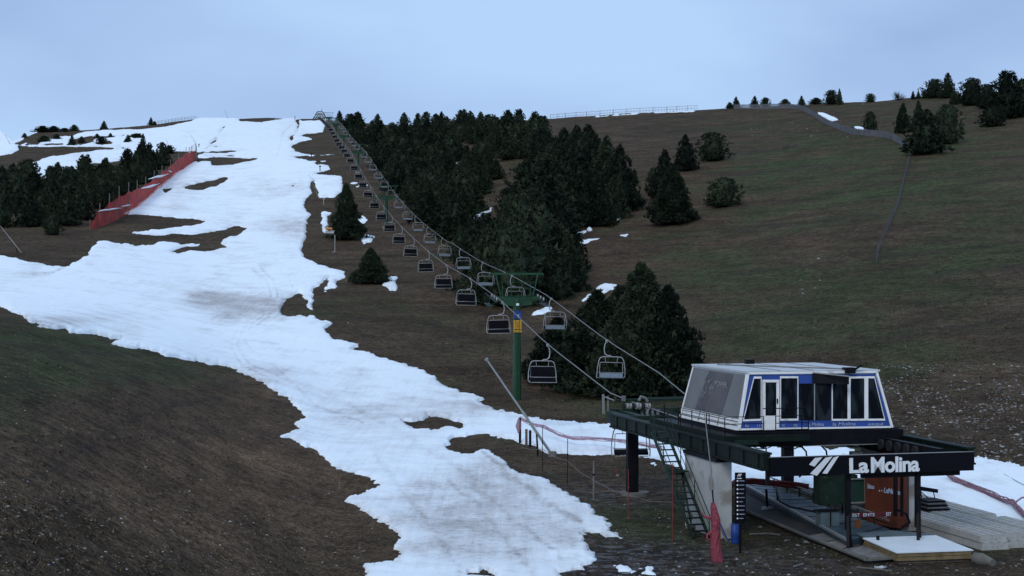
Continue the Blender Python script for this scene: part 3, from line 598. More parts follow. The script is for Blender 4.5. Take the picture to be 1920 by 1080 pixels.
# big cluster beside the bottom station
tree(1203, 742, 248, 205, 'bigc', 'tallest dark pine of the cluster behind the bottom station')
tree(1252, 740, 205, 150, 'bigc', 'dark pine at the right edge of the cluster behind the blue cabin')
tree(1120, 732, 188, 180, 'big', 'broad dark pine behind the nearest right-hand chair, left of the tallest pine')
tree(1045, 712, 120, 130, 'big', 'low ragged pine with branches spreading left behind the nearest left-hand chair')
tree(1165, 700, 165, 110, 'big', 'pine at the back of the cluster, between its two tall tops')
tree(1284, 722, 120, 70, 'big', 'short pine leaning out beside the roof of the blue cabin')
tree(695, 531, 66, 72, 'big', 'squat bushy pine alone on bare ground left of the chairlift')
tree(649, 449, 104, 64, 'bigc', 'narrow upright pine between the snow piste and the chairlift')
tree(1262, 419, 108, 84, 'big', 'large low pine in front of the row standing on the open hillside')
tree(1246, 372, 90, 62, 'conical', 'tall pine directly behind the large low hillside pine')
tree(1285, 321, 68, 48, 'conical', 'pine on the open hillside just left of the round one')
tree(1336, 302, 53, 56, 'round', 'round ball-shaped pine on the open hillside')
tree(1357, 386, 55, 60, 'round', 'small spreading pine alone on the hillside below the round pine')
tree(1222, 342, 26, 18, 'shrub', 'little shrub at the left foot of the hillside pines', name='bush')
tree(1190, 344, 27, 15, 'conical', 'tiny pointed pine between the wood and the hillside pines')
tree(1177, 340, 24, 13, 'conical', 'tiny pine at the edge of the wood beside an even smaller gap')
tree(1335, 383, 16, 26, 'shrub', 'low dark bush touching the left side of the small spreading pine', name='bush')
for (x, y, h, w, k, lb) in [
    (1632, 247, 38, 24, 'round', 'small oval pine beside a snow patch above the slat fence'),
    (1693, 250, 56, 32, 'conical', 'pine at the left of the clump where the slat fence bends'),
    (1722, 232, 44, 24, 'conical', 'slim pine top rising behind the clump at the fence bend'),
    (1734, 290, 84, 80, 'broad', 'broad pine in front of the clump at the fence bend'),
    (1776, 269, 74, 52, 'round', 'full round pine at the right of the clump at the fence bend'),
    (1380, 197, 22, 16, 'conical', 'leftmost taller pine on the right-hand skyline'), (1368, 199, 12, 12, 'shrub', 'tiny bush left of the first skyline pine on the right ridge'),
    (1415, 197, 22, 17, 'conical', 'pointed pine second along the right-hand skyline'), (1435, 197, 18, 18, 'round', 'short pine just right of the pointed skyline pine'),
    (1472, 196, 13, 20, 'shrub', 'low dome-shaped bush on the right-hand skyline'), (1503, 195, 18, 14, 'conical', 'narrow double-topped pine on the skyline above the fence curve'),
    (1530, 196, 12, 24, 'shrub', 'flat dark bush on the skyline left of the big skyline pair'), (1559, 196, 27, 26, 'round', 'rounded pine of the big skyline pair'),
    (1574, 196, 30, 12, 'conical', 'thin spire pine of the big skyline pair'), (1632, 191, 16, 18, 'round', 'lone small pine on the skyline right of the spire'),
    (1712, 186, 16, 9, 'conical', 'tiny skyline pine next to the leafless shrub'), (1722, 185, 15, 10, 'conical', 'second tiny skyline pine right of the leafless shrub'), (1733, 184, 15, 12, 'round', 'third tiny skyline pine left of the large dark clump'),
    (1752, 184, 36, 38, 'round', 'dark rounded pine starting the large skyline clump'), (1777, 184, 47, 34, 'conical', 'tall two-topped pine in the large skyline clump'),
    (1791, 196, 22, 20, 'shrub', 'small bush below the gap between the skyline clumps'), (1822, 198, 52, 44, 'round', 'large round pine right of the skyline gap'), (1850, 204, 46, 40, 'round', 'mid-sized pine between the round one and the tallest at the right edge'),
    (1888, 222, 90, 76, 'broad', 'tallest broad pine near the right edge of the ridge'), (1861, 237, 36, 46, 'round', 'squat dark pine at the foot of the tallest ridge pine'), (1917, 214, 66, 50, 'broad', 'pine cut by the right edge of the picture'),
    (195, 243, 17, 14, 'conical', 'pointed pine on the far left skyline'), (283, 234, 15, 10, 'conical', 'small pine on the skyline right of the pointed one'), (290, 234, 7, 7, 'shrub', 'tiny bush beside the small left skyline pine'),
    (139, 243, 12, 16, 'shrub', 'scrubby bush on the left skyline'), (80, 248, 12, 30, 'shrub', 'wide low bush at the left end of the left skyline'), (101, 247, 11, 24, 'shrub', 'second wide bush along the left skyline'), (122, 245, 7, 20, 'shrub', 'flat bush between the wide and scrubby skyline bushes'),
    (46, 258, 9, 9, 'shrub', 'tiny round bush at the lower end of the left skyline'),
    (135, 273, 20, 15, 'conical', 'dark pine in the snow strips below the left skyline'), (190, 269, 14, 20, 'round', 'round bush between the snow strips on the upper left'), (240, 267, 15, 13, 'conical', 'leaning little pine in the upper left snow'), (237, 269, 9, 9, 'shrub', 'tiny bush under the leaning little pine'),
    (153, 268, 12, 12, 'shrub', 'bush right of the dark pine in the snow strips'), (182, 258, 8, 9, 'shrub', 'tiny bush above the round bush in the snow strips'), (207, 258, 9, 8, 'shrub', 'tiny upright bush between two snow strips'), (83, 266, 12, 22, 'shrub', 'brown-green bush at the left end of the snow strips'), (106, 262, 10, 16, 'shrub', 'bush over the bright snow square at upper left'), (255, 258, 8, 26, 'shrub', 'flat dark bush left of the tall lone pine'),
    (268, 297, 46, 22, 'conical', 'tall lone pine standing over the left wood'), (318, 288, 16, 20, 'round', 'round bush left of the top of the red net fence'),
    (20, 352, 44, 30, 'conical', 'pine at the left edge of the left wood'), (50, 348, 46, 34, 'broad', 'pine with snow showing on both sides in the left wood')]:
    tree(x, y, h, w, k, lb, name='bush' if k == 'shrub' else 'pine_tree')
# leafless shrub on the right skyline
b = G(1684, 188); t_ = thing('bare_shrub', 'leafless round shrub on the right-hand skyline', 'shrub', b)
mb = MB(); s_ = b.y / FPX
for k in range(46):
    a = R.random() * 6.28; e = R.uniform(.15, 1.4); L_ = R.uniform(9, 17) * s_; d = Vector((math.cos(a) * math.cos(e), math.sin(a) * math.cos(e), math.sin(e)))
    p1 = d * L_ * .5; mb.tube([(0, 0, 0), p1, d * L_ + Vector((0, 0, L_ * .15))], [.05, .04, .02], 3)
    for q in range(4): mb.tube([p1, p1 + (d + Vector((R.uniform(-.8, .8), R.uniform(-.8, .8), R.uniform(-.4, .6)))) * L_ * .45], [.035, .015], 3)
mb.build('branches', M['bare'], t_)
def inpoly(x, y, p):
    c = False
    for i in range(len(p)):
        (x1, y1), (x2, y2) = p[i], p[(i + 1) % len(p)]
        if (y1 > y) != (y2 > y) and x < x1 + (y - y1) / (y2 - y1) * (x2 - x1): c = not c
    return c
PATCH = [(1100, 455), (1088, 433), (1105, 428), (1158, 409), (893, 404), (903, 397), (915, 393), (937, 387), (857, 308), (885, 300), (928, 283), (876, 262)]
def covers(x, y, h, w): return any(y - h * 1.02 < p[1] < y - 1 and abs(x - p[0]) < w * .42 for p in PATCH)
def forest(poly, count, h0, label, group, avoid=(), kinds=('conical', 'conical', 'broad', 'round'), wr=(.6, .85)):
    xs_ = [p[0] for p in poly]; ys_ = [p[1] for p in poly]; pts = []; tries = 0; md = 1.0
    while len(pts) < count and tries < 60000:
        tries += 1
        if tries % 600 == 0: md *= .96
        x = R.uniform(min(xs_), max(xs_)); y = R.uniform(min(ys_), max(ys_))
        if not inpoly(x, y, poly) or any(inpoly(x, y, a) for a in avoid): continue
        Y = float(depth(x, y)); dpx = 2.9 / Y * FPX
        if any(((x - q[0]) / (dpx * md)) ** 2 + ((y - q[1]) / (dpx * md * .42)) ** 2 < 1 for q in pts): continue
        pts.append((x, y))
    for x, y in pts:
        Y = float(depth(x, y)); h = h0 * R.uniform(.72, 1.25) / Y * FPX
        if covers(x, y, h, h * .75):
            h *= .6
            if covers(x, y, h, h * .4): continue
        tree(x, y, h, h * R.uniform(*wr), R.choice(kinds), label, group)
clear = [[(935, 312), (975, 300), (1012, 312), (1005, 345), (985, 352), (940, 345)], [(925, 372), (970, 362), (1000, 372), (990, 400), (940, 402)], [(955, 250), (1025, 246), (1030, 262), (970, 266)], [(1035, 448), (1100, 430), (1118, 452), (1040, 466)]]
forest([(622, 236), (660, 236), (700, 242), (790, 240), (850, 238), (905, 234), (930, 250), (952, 272), (950, 300), (880, 400), (860, 455), (800, 420), (755, 372), (715, 322), (670, 272), (640, 250)], 125, 6.6, 'dark pine in the upper part of the dense wood beside the chairlift', 'pines of the upper wood', clear, wr=(.7, 1.0))
forest([(950, 262), (975, 268), (1040, 300), (1110, 308), (1105, 345), (1060, 405), (1100, 425), (1090, 440), (1085, 470), (1092, 530), (1080, 556), (1000, 574), (930, 578), (905, 560), (870, 500), (850, 455), (885, 400), (950, 405), (1000, 398), (1015, 350), (1010, 312), (950, 300)], 78, 9.4, 'dark pine in the lower part of the dense wood beside the chairlift', 'pines of the lower wood', clear, wr=(.65, .95))
forest([(885, 258), (960, 262), (1032, 284), (1085, 304), (1020, 312), (1008, 302), (935, 302), (925, 380), (885, 402), (870, 350)], 20, 5.4, 'dark pine on the upper side of the small clearing in the wood', 'pines above the clearing', wr=(.7, .95))
forest([(1100, 330), (1165, 375), (1160, 436), (1120, 442), (1075, 425), (1080, 360)], 9, 11.5, 'dark pine at the right corner of the wood facing the open hillside', 'pines at the right corner of the wood')
forest([(910, 245), (960, 244), (1022, 252), (1020, 268), (960, 262), (920, 268)], 14, 6.5, 'small pine among snow spots at the top right of the wood', 'pines at the top right of the wood', wr=(.45, .65))
forest([(0, 348), (60, 358), (110, 350), (180, 335), (250, 318), (320, 306), (300, 330), (262, 362), (205, 392), (150, 420), (110, 432), (60, 428), (0, 425)], 48, 6.9, 'dark pine in the wood on the left beyond the red net fence', 'pines of the left wood', wr=(.65, .9))
tree(98, 441, 42, 32, 'round', 'low pine at the front edge of the left wood')

# ------------------------------------------------------------ chairlift line
TAN = -.1469; LYAW = math.atan(.1469)          # line heads uphill and to the left
XL = lambda Y: 19.16 + TAN * Y
XR = lambda Y: 23.46 + TAN * Y
RP = [(60, 752, None), (90, 743, None), (112.7, 646, None), (138, 561, None), (160.6, 521, None), (184.5, 496, None), (206.7, 471, None), (229.6, 447, None), (253.7, 425.5, None), (277.5, 405, None), (301, 386, None), (325, 366, None), (385, 322, None), (451, 283, None), (550, 256, None), (644, 231, None), (751, 219, None), (900, 211, None)]
ry = [p[0] for p in RP]; rz_ = [CZ + (540 - p[1]) / FPX * p[0] for p in RP]; rz_[0] = 4.15; rz_[1] = 4.22
ROPEZ = lambda Y: float(np.interp(Y, ry, rz_))
mb = MB(); yy = [71] + list(np.arange(73, 905, 6.))
pL = [(XL(y), y, ROPEZ(y)) for y in yy]; pR = [(XR(y), y, ROPEZ(y) + (.3 if 92 < y < 220 else 0)) for y in yy][::-1]
c0 = Vector(((XL(71) + XR(71)) / 2, 71, 4.2)); arc = [(c0.x + 2.15 * math.cos(a), c0.y - 2.15 * math.sin(a), 4.2) for a in np.linspace(0, math.pi, 12)]
mb.tube(pL + pR + arc, [.03 + .00005 * 0] * (len(pL) + len(pR) + 12), 6)
rope = mb.build('haul_rope', M['rope']); tag(rope, 'long steel haul rope of the chairlift running up the slope', 'cable')

GRN = M['green']
def tower(Y, zb, zt, first=False, label='', extra=1.0):
    xc = (XL(Y) + XR(Y)) / 2; rzv = ROPEZ(Y); t = thing('lift_tower', label, 'pylon', (xc, Y, zb), LYAW, 'pylons of the chairlift')
    H_ = rzv - zb
    MB().tube([(0, 0, -1), (0, 0, .25), (0, 0, .3)], [.9, .9, .8], 10).build('base', M['concdark'], t)
    MB().tube([(0, 0, .2), (0, 0, H_ * .5), (0, 0, H_ - .35)], [.41, .36, .30], 14).build('pole', GRN, t)
    m_ = MB(); m_.box(-2.15, 2.15, -.18, .18, H_ - .42, H_ - .14); m_.bar((-1.4, 0, H_ - .75), (-.25, 0, H_ - .95), .2, .25); m_.bar((1.4, 0, H_ - .75), (.25, 0, H_ - .95), .2, .25)
    m_.hexa([(-1.9, -.12, H_ - .44), (1.9, -.12, H_ - .44), (1.9, .12, H_ - .44), (-1.9, .12, H_ - .44), (-.4, -.12, H_ - 1.0), (.4, -.12, H_ - 1.0), (.4, .12, H_ - 1.0), (-.4, .12, H_ - 1.0)][4:] + [(-1.9, -.12, H_ - .43), (1.9, -.12, H_ - .43), (1.9, .12, H_ - .43), (-1.9, .12, H_ - .43)])
    m_.build('crossarm', GRN, t)
    m_ = MB(); top = H_ + 1.85
    m_.box(-2.45, 2.45, -.08, .08, top, top + .18)
    for s in (-1, 1):
        m_.bar((s * 1.5, 0, H_ - .1), (s * 1.95, 0, top), .1, .1)
        m_.bar((s * .5, .25, H_ - .1), (s * .5, .25, H_ + 1.2), .05, .05); m_.bar((s * 1.3, .25, H_ - .1), (s * 1.3, .25, H_ + 1.2), .05, .05)
    m_.box(-1.4, 1.4, .22, .27, H_ + 1.15, H_ + 1.2); m_.box(-1.4, 1.4, .22, .27, H_ + .6, H_ + .64); m_.box(-1.3, 1.3, -.3, .3, H_ - .12, H_ - .08)
    m_.build('maintenance_frame', GRN, t)
    for s in (-1, 1):
        f_ = MB(); slope = (ROPEZ(Y + 4) - ROPEZ(Y - 4)) / 8
        P_ = lambda y, dz, dx=0: (s * 2.15 + dx * s, y, H_ + slope * y + dz)
        f_.bar(P_(-2.1, -.42), P_(2.1, -.42), .12, .22); f_.bar(P_(-2.0, -.28, .14), P_(2.0, -.28, .14), .04, .12)
        f_.bar(P_(-1.7, -.9, .45), P_(1.7, -.9, .45), .5, .04)
        for q in (-1.6, 0, 1.6): f_.bar(P_(q, -.9, .6), P_(q, .0, .6), .04, .04)
        f_.bar(P_(-1.7, .0, .6), P_(1.7, .0, .6), .04, .04)
        fr = f_.build('sheave_frame', M['dkgreen'], t)
        for q in range(6):
            y = -1.95 + q * .78; MB().wheel(P_(y, -.24), (1, 0, 0), .21, .1, 12).build('sheave', M['rubber'] if q % 2 else M['galv'], fr)
    # ladder
    m_ = MB()
    for s in (-.17, .17): m_.bar((s, -.56, .5), (s, -.44, H_ - .5), .035, .035)
    for q in range(int(H_ / .6)): m_.bar((-.17, -.56 + .12 * q * .6 / H_, .7 + q * .6), (.17, -.56 + .12 * q * .6 / H_, .7 + q * .6), .025, .025)
    m_.build('ladder', M['dkgreen'] if not first else GRN, t)
    if first:
        zz_ = lambda py: CZ + (540 - py) / FPX * Y - zb
        for nm, y0, y1, mt, wd in (('yellow_number_plate', 600, 623, 'yellow', .30), ('blue_plate', 583, 597, 'blue', .27), ('white_reflector', 568, 573, 'white', .11)):
            z0, z1 = zz_(y1), zz_(y0); MB().box(-wd * 1.2, wd * 1.2, -.44, -.38, z0, z1).build(nm, M[mt], t)
        z0 = zz_(611); txt('1', .42, (-.08, -.45, z0 - .15), (math.pi / 2, 0, 0), M['black'], t, 'number', .02, .01)
        MB().box(-.34, .34, -.448, -.441, zz_(618), zz_(617)).build('plate_line', M['black'], t)
        txt('C', .3, (-.02, -.45, zz_(594)), (math.pi / 2, 0, 0), M['text'], t, 'blue_plate_letter', .02, .01)
    return t
def txt(s, size, loc, rot, m, parent, name, ext=.01, off=0., sx=1.0, align='LEFT', shear=0):
    cu = bpy.data.curves.new('t', 'FONT'); cu.body = s; cu.size = size; cu.extrude = ext; cu.offset = off; cu.align_x = align; cu.shear = shear; cu.resolution_u = 3; cu.space_character = .94
    to = bpy.data.objects.new('t', cu); COL.objects.link(to); bpy.context.view_layer.update()
    me = bpy.data.meshes.new_from_object(to); bpy.data.objects.remove(to); me.materials.clear(); me.materials.append(m)
    o = link(bpy.data.objects.new(name, me), parent); o.location = loc; o.rotation_euler = rot; o.scale = (sx, 1, 1); return o
TW = [(142, 766, 'green pylon nearest the bottom station with yellow and blue plates', True), (325, 427, 'second green pylon up the lift line, beside the wood', False), (451, 322, 'third green pylon up the lift line', False),
      (560, 290, 'fourth green pylon up the lift line', False), (644, 267, 'fifth green pylon up the lift line, at the thin snow band', False), (751, 251, 'sixth green pylon up the lift line just below the ridge', False)]
for Y, py, lb, f_ in TW:
    zb = CZ - (py - 540) / FPX * Y; tower(Y, zb, 0, f_, lb)

# chairs
def make_chair():
    c = thing('lift_chair', 'x', 'chairlift chair', (0, 0, 0), 0, 'empty chairs hanging on the lift rope')
    m_ = MB(); m_.bar((0, -.30, .02), (0, .30, .02), .09, .13); m_.box(-.07, .07, -.12, .12, -.12, .1); m_.build('grip', M['galv'], c)
    MB().tube([(0, 0, -.05), (-.12, 0, -.25), (-.17, 0, -.6), (-.12, 0, -.92), (.05, 0, -1.06), (.3, 0, -1.08), (.38, 0, -1.16)], .045, 7).build('hanger', M['galv'], c)
    x0 = .38
    pts = [(x0 - .98, .42, -2.72), (x0 - 1.04, .0, -2.58), (x0 - 1.02, -.05, -2.0), (x0 - .92, -.04, -1.45), (x0 - .82, 0, -1.24), (x0 - .62, 0, -1.16), (x0 + .62, 0, -1.16), (x0 + .82, 0, -1.24), (x0 + .92, -.04, -1.45), (x0 + 1.02, -.05, -2.0), (x0 + 1.04, 0, -2.58), (x0 + .98, .42, -2.72)]
    MB().tube(pts, .035, 7).build('bail_frame', M['galv'], c)
    m_ = MB(); m_.box(x0 - .86, x0 + .86, -.02, .05, -2.36, -1.62); bk = m_.build('backrest', M['padblk'], c)
    m_ = MB(); m_.tube([(x0 - .86, -.04, -2.4), (x0 - .84, -.03, -1.62), (x0 - .80, -.03, -1.57), (x0 + .80, -.03, -1.57), (x0 + .84, -.03, -1.62), (x0 + .86, -.04, -2.4)], .024, 6)
    for s in (-.42, .42): m_.tube([(x0 + s, -.03, -1.57), (x0 + s * 1.15, -.02, -1.17)], .02, 5)
    m_.build('back_frame', M['galv'], c)
    m_ = MB(); m_.hexa([(x0 - .9, -.02, -2.62), (x0 + .9, -.02, -2.62), (x0 + .9, .5, -2.66), (x0 - .9, .5, -2.66), (x0 - .9, -.06, -2.36), (x0 + .9, -.06, -2.36), (x0 + .9, .5, -2.54), (x0 - .9, .5, -2.54)])
    m_.build('seat', M['padblk'], c)
    m_ = MB(); m_.hexa([(x0 - .86, -.10, -2.66), (x0 + .86, -.10, -2.66), (x0 + .86, -.065, -2.66), (x0 - .86, -.065, -2.66), (x0 - .86, -.12, -2.34), (x0 + .86, -.12, -2.34), (x0 + .86, -.065, -2.34), (x0 - .86, -.065, -2.34)])
    m_.build('seat_shell', M['plastic'], c)
    m_ = MB(); m_.tube([(x0 - .95, .06, -2.30), (x0 - .95, .62, -2.34), (x0 + .95, .62, -2.34), (x0 + .95, .06, -2.30)], .022, 6); m_.tube([(x0 - .9, .5, -2.72), (x0 + .9, .5, -2.72)], .026, 6); m_.build('restraint_bar', M['galv'], c)
    return c
proto = make_chair()
ORD = ['first', 'second', 'third', 'fourth', 'fifth', 'sixth', 'seventh', 'eighth', 'ninth', 'tenth', 'eleventh', 'twelfth', 'thirteenth', 'fourteenth', 'fifteenth', 'sixteenth', 'seventeenth', 'eighteenth', 'nineteenth', 'twentieth'] + ['twenty-' + s for s in ('first', 'second', 'third', 'fourth', 'fifth', 'sixth', 'seventh', 'eighth', 'ninth')] + ['thirtieth', 'thirty-first', 'thirty-second', 'thirty-third']
firstc = True
for side, XF, rzc in (('left', XL, LYAW + math.pi), ('right', XR, LYAW)):
    for k in range(32):
        Y = 112.7 + 23.52 * k; c = proto if firstc else copy_tree(proto); firstc = False
        c.location = (XF(Y), Y, ROPEZ(Y) - .03 + (.3 if side == 'right' and Y < 220 else 0)); c.rotation_euler = (R.uniform(-.04, .04), R.uniform(-.03, .03), rzc + R.uniform(-.05, .05))
        if side == 'right':
            for ch in list(c.children):
                if ch.name.startswith('backrest'): bpy.data.objects.remove(ch)
        c['label'] = 'empty four-seat chair, %s up the %s strand of the rope from the bottom station' % (ORD[k], side)
c = copy_tree(proto); c.location = (6.5 + .1, 83, 4.2); c.rotation_euler = (0, 0, LYAW + math.pi * .96); c['label'] = 'empty chair hanging inside the bottom station behind the dark column'
c.location = (6.35 + .4, 83, 4.25)
for ch in list(c.children):
    if ch.name.startswith(('backrest', 'seat_shell')): bpy.data.objects.remove(ch)

# top station on the ridge
b = G(600, 224); t = thing('top_station', 'small lattice-like upper lift station on the skyline', 'lift station', (b.x, b.y, b.z), LYAW)
s_ = b.y / FPX; m_ = MB()
m_.box(-.5, .5, -.5, .5, 0, 12 * s_); m_.build('mast', M['galv'], t)
for i, (z, w) in enumerate([(2, 13), (5, 11), (8, 9), (11, 8), (14, 5)]): MB().box(-w * s_, w * s_, -.35, .35, z * s_, (z + 1.1) * s_).build('crossbeam', M['galv'] if i % 2 else M['dkgreen'], t)
m_ = MB()
for s in (-1, 1): m_.bar((s * 13 * s_, 0, 0), (s * 5 * s_, 0, 14 * s_), .5, .5); m_.bar((s * 9 * s_, .5, 0), (s * 2 * s_, .5, 11 * s_), .4, .4)
m_.bar((3 * s_, 0, 14 * s_), (3 * s_, 0, 20 * s_), .2, .2); m_.build('side_strut', M['dkgreen'], t)

# ------------------------------------------------------------ bottom station (own axes: a across, b uphill, z up)
PSI = math.radians(14); CU, SU = math.cos(PSI), math.sin(PSI)
OX, OY = 9.67, 66.0
def Lw(a, b, z): return Vector((OX + CU * a - SU * b, OY + SU * a + CU * b, z))
def Aof(px, b): t = (px - 960) / FPX; return (t * (OY + CU * b) - OX + SU * b) / (CU - SU * t)
def Zof(py, a, b): return CZ - (py - 540) / FPX * (OY + SU * a + CU * b)
def loc(p):   # world -> station axes
    dx, dy = p[0] - OX, p[1] - OY; return Vector((CU * dx + SU * dy, -SU * dx + CU * dy, p[2]))
def ST(name, label, cat, a, b, z, group=None):
    t = thing(name, label, cat, Lw(a, b, z), PSI, group); t['_b'] = (a, b, z); return t
def bd(mb_, name, m, t, base=None):
    ba = Vector(base if base is not None else t['_b']); mb_.v = [tuple(Vector(v) - ba) for v in mb_.v]
    o = mb_.build(name, M[m] if isinstance(m, str) else m, t); return o
def slab(mb_, pts, d):
    d = Vector(d); q = [Vector(p) for p in pts]; n = len(q); r = [p + d for p in q]
    mb_.add(q + r, [tuple(range(n)), tuple(range(2 * n - 1, n - 1, -1))] + [(i, i + n, (i + 1) % n + n, (i + 1) % n) for i in range(n)]); return mb_

# control cabin
ZB, ZT = 4.40, 6.83
cab = ST('control_cabin', 'blue and white glazed control cabin with slanted walls on top of the lift station', 'cabin', 0, 0, ZB); B0 = cab['_b']
k_f = .35 / (ZT - ZB); k_s = .55 / (ZT - ZB)
def FPt(px, py, out=0.):
    a, z = 3., 5.5
    for _ in range(6):
        b = k_f * (z - ZB) - out; a = Aof(px, b); z = Zof(py, a, b)
    return Vector((a, b, z))
def SPt(px, py, out=0.):   # left side wall: a = k_s*(z-ZB)
    t = (px - 960) / FPX; z = 5.5; b = 3.
    for _ in range(8):
        a = k_s * (z - ZB) - out; b = (OX + CU * a - t * (OY + SU * a)) / (SU + t * CU); z = Zof(py, a, b)
    return Vector((a, b, z))
m_ = MB(); m_.hexa([(0, 0, ZB), (7.17, 0, ZB), (7.17, 7.2, ZB), (0, 7.2, ZB), (.55, .35, ZT), (6.67, .35, ZT), (6.67, 6.85, ZT), (.55, 6.85, ZT)]); bd(m_, 'wall', 'white', cab)
m_ = MB(); m_.box(.47, 6.75, .27, 6.93, ZT + .003, ZT + .09); rf = bd(m_, 'roof', 'roofw', cab)
m_ = MB()
for q in range(1, 4): m_.box(.5 + q * 1.55, .53 + q * 1.55, .3, 6.9, ZT + .092, ZT + .115)
m_.tube([(1.2, 5.5, ZT + .13), (3.2, 3.0, ZT + .13), (5.3, .5, ZT + .13)], .03, 5)
bd(m_, 'roof_seam', 'greylight', rf, B0)
m_ = MB(); m_.box(3.0, 3.4, 6.3, 6.6, ZT + .09, ZT + .3); m_.box(5.05, 5.5, .1, .5, ZT - .05, ZT + .2); m_.tube([(5.5, .2, ZT + .1), (5.75, .0, ZT + .32)], .05, 6); bd(m_, 'lamp_housing', 'black', cab)
q_ = lambda *pp, out=.0: [FPt(x, y, out) for x, y in pp]
def fpanel(name, m, pts, out, th, parent=None):
    m2 = MB(); slab(m2, q_(*pts, out=out), (0, th, 0)); return bd(m2, name, m, parent or cab, B0)
fpanel('blue_front', 'blue', [(1406, 703), (1641, 701), (1670, 799), (1389, 804)], .03, .06)
def frame(pts, wd, name, out, parent=None, m='white', th=.05):
    P3 = q_(*pts, out=out); c = sum(P3, Vector()) / len(P3); m2 = MB(); n = len(P3)
    for i in range(n):
        p, q = P3[i], P3[(i + 1) % n]; pc = p + (c - p).normalized() * wd * 1.3; qc = q + (c - q).normalized() * wd * 1.3
        slab(m2, [p, q, qc, pc], (0, th, 0))
    return bd(m2, name, m, parent or cab, B0)
def window(pts, inner=2.4, label=None, wd=.07):
    f = frame(pts, wd, 'window', .075)
    m2 = MB(); slab(m2, q_(*pts, out=.045), (0, .012, 0)); bd(m2, 'pane', 'glass', f, B0); return f
window([(1414, 706), (1428, 706), (1428, 789), (1393, 790)])
window([(1463, 705.5), (1497, 705.5), (1497, 788.5), (1463, 789)])
window([(1560, 706), (1593, 706), (1593, 789), (1560, 789)]); window([(1593.6, 706), (1625, 705.7), (1625, 788.7), (1593.6, 789)]); window([(1625.6, 705.5), (1640, 705.5), (1660, 788.5), (1625.6, 788.7)])
m2 = MB(); slab(m2, q_((1621, 706), (1628, 706), (1628, 788), (1621, 788), out=.09), (0, .03, 0)); slab(m2, q_((1589.5, 706), (1594.5, 706), (1594.5, 788), (1589.5, 788), out=.09), (0, .03, 0)); bd(m2, 'mullion', 'white', cab)
for x0, x1 in ((1498.5, 1526.5), (1528, 1558)):
    f = fpanel('glazed_panel', 'glass', [(x0, 719), (x1, 719), (x1, 788), (x0, 788)], .05, .03)
m2 = MB(); slab(m2, q_((1526.4, 719), (1528.2, 719), (1528.2, 788), (1526.4, 788), out=.07), (0, .03, 0)); bd(m2, 'glazing_bar', 'galv', cab)
dr = frame([(1430, 712), (1461.5, 712), (1461, 804), (1430, 804)], .09, 'door', .085, th=.06)
m2 = MB(); slab(m2, q_((1432, 714), (1460, 714), (1460, 803), (1432, 803), out=.06), (0, .03, 0)); bd(m2, 'door_leaf', 'white', dr, B0)
m2 = MB(); slab(m2, q_((1435.5, 717), (1455.5, 717), (1455.5, 779), (1435.5, 779), out=.075), (0, .01, 0)); bd(m2, 'pane', 'glass', dr, B0)
m2 = MB(); hp = FPt(1458, 752, .13); m2.box(hp.x - .02, hp.x + .02, hp.y, hp.y + .04, hp.z - .1, hp.z + .1); bd(m2, 'handle', 'black', dr, B0)
for nm, pts in (('corner_trim', [(1402, 699), (1405.5, 699), (1388.5, 806), (1384.5, 807)]), ('corner_trim', [(1642, 696.5), (1646, 696.5), (1675.5, 801), (1671, 801.5)]), ('base_trim', [(1387, 803.5), (1673, 799), (1674.5, 802), (1385.5, 807)]), ('eaves_trim', [(1402, 698), (1645, 695), (1645.5, 699), (1402, 702)])):
    fpanel(nm, 'white', pts, .09, .1)
tf_ = lambda px, py, out: tuple(FPt(px, py, out) - Vector(B0))
# awning folded over the glazing
m2 = MB(); p = [FPt(1524, 699, .1), FPt(1592, 706, .75), FPt(1592, 721, .7), FPt(1524, 718, .1)]; slab(m2, p, (0, .04, 0)); bd(m2, 'awning', 'black', cab)
m2 = MB(); m2.bar(FPt(1524, 698.5, .12), FPt(1592, 705.5, .77), .05, .05); bd(m2, 'awning_rail', 'galv', cab)
# faded lettering along the base band
RX = (math.pi / 2 - math.atan(k_f), 0, 0)
def ftxt(s, px, py, h, w, m='graf', out=.065, parent=None, shear=.2):
    o = txt(s, 1, (0, 0, 0), RX, M[m], parent or cab, 'lettering', .004, .0, shear=shear); d = o.dimensions
    vs = [v.co for v in o.data.vertices]; bw = max(v.x for v in vs) - min(v.x for v in vs); bh = max(v.y for v in vs) - min(v.y for v in vs)
    o.scale = (w / bw, h / bh, 1); o.location = tf_(px, py, out); return o
ftxt('la Molina', 1514, 799.5, .16, .75); ftxt('la Molina', 1560, 798.5, .15, 1.1); ftxt('esqui', 1626, 798, .17, .75); ftxt('la', 1396, 801, .13, .18); ftxt('111', 1418, 801.5, .13, .22); ftxt('N', 1466, 801, .14, .12); ftxt('705', 1487, 801, .13, .2)
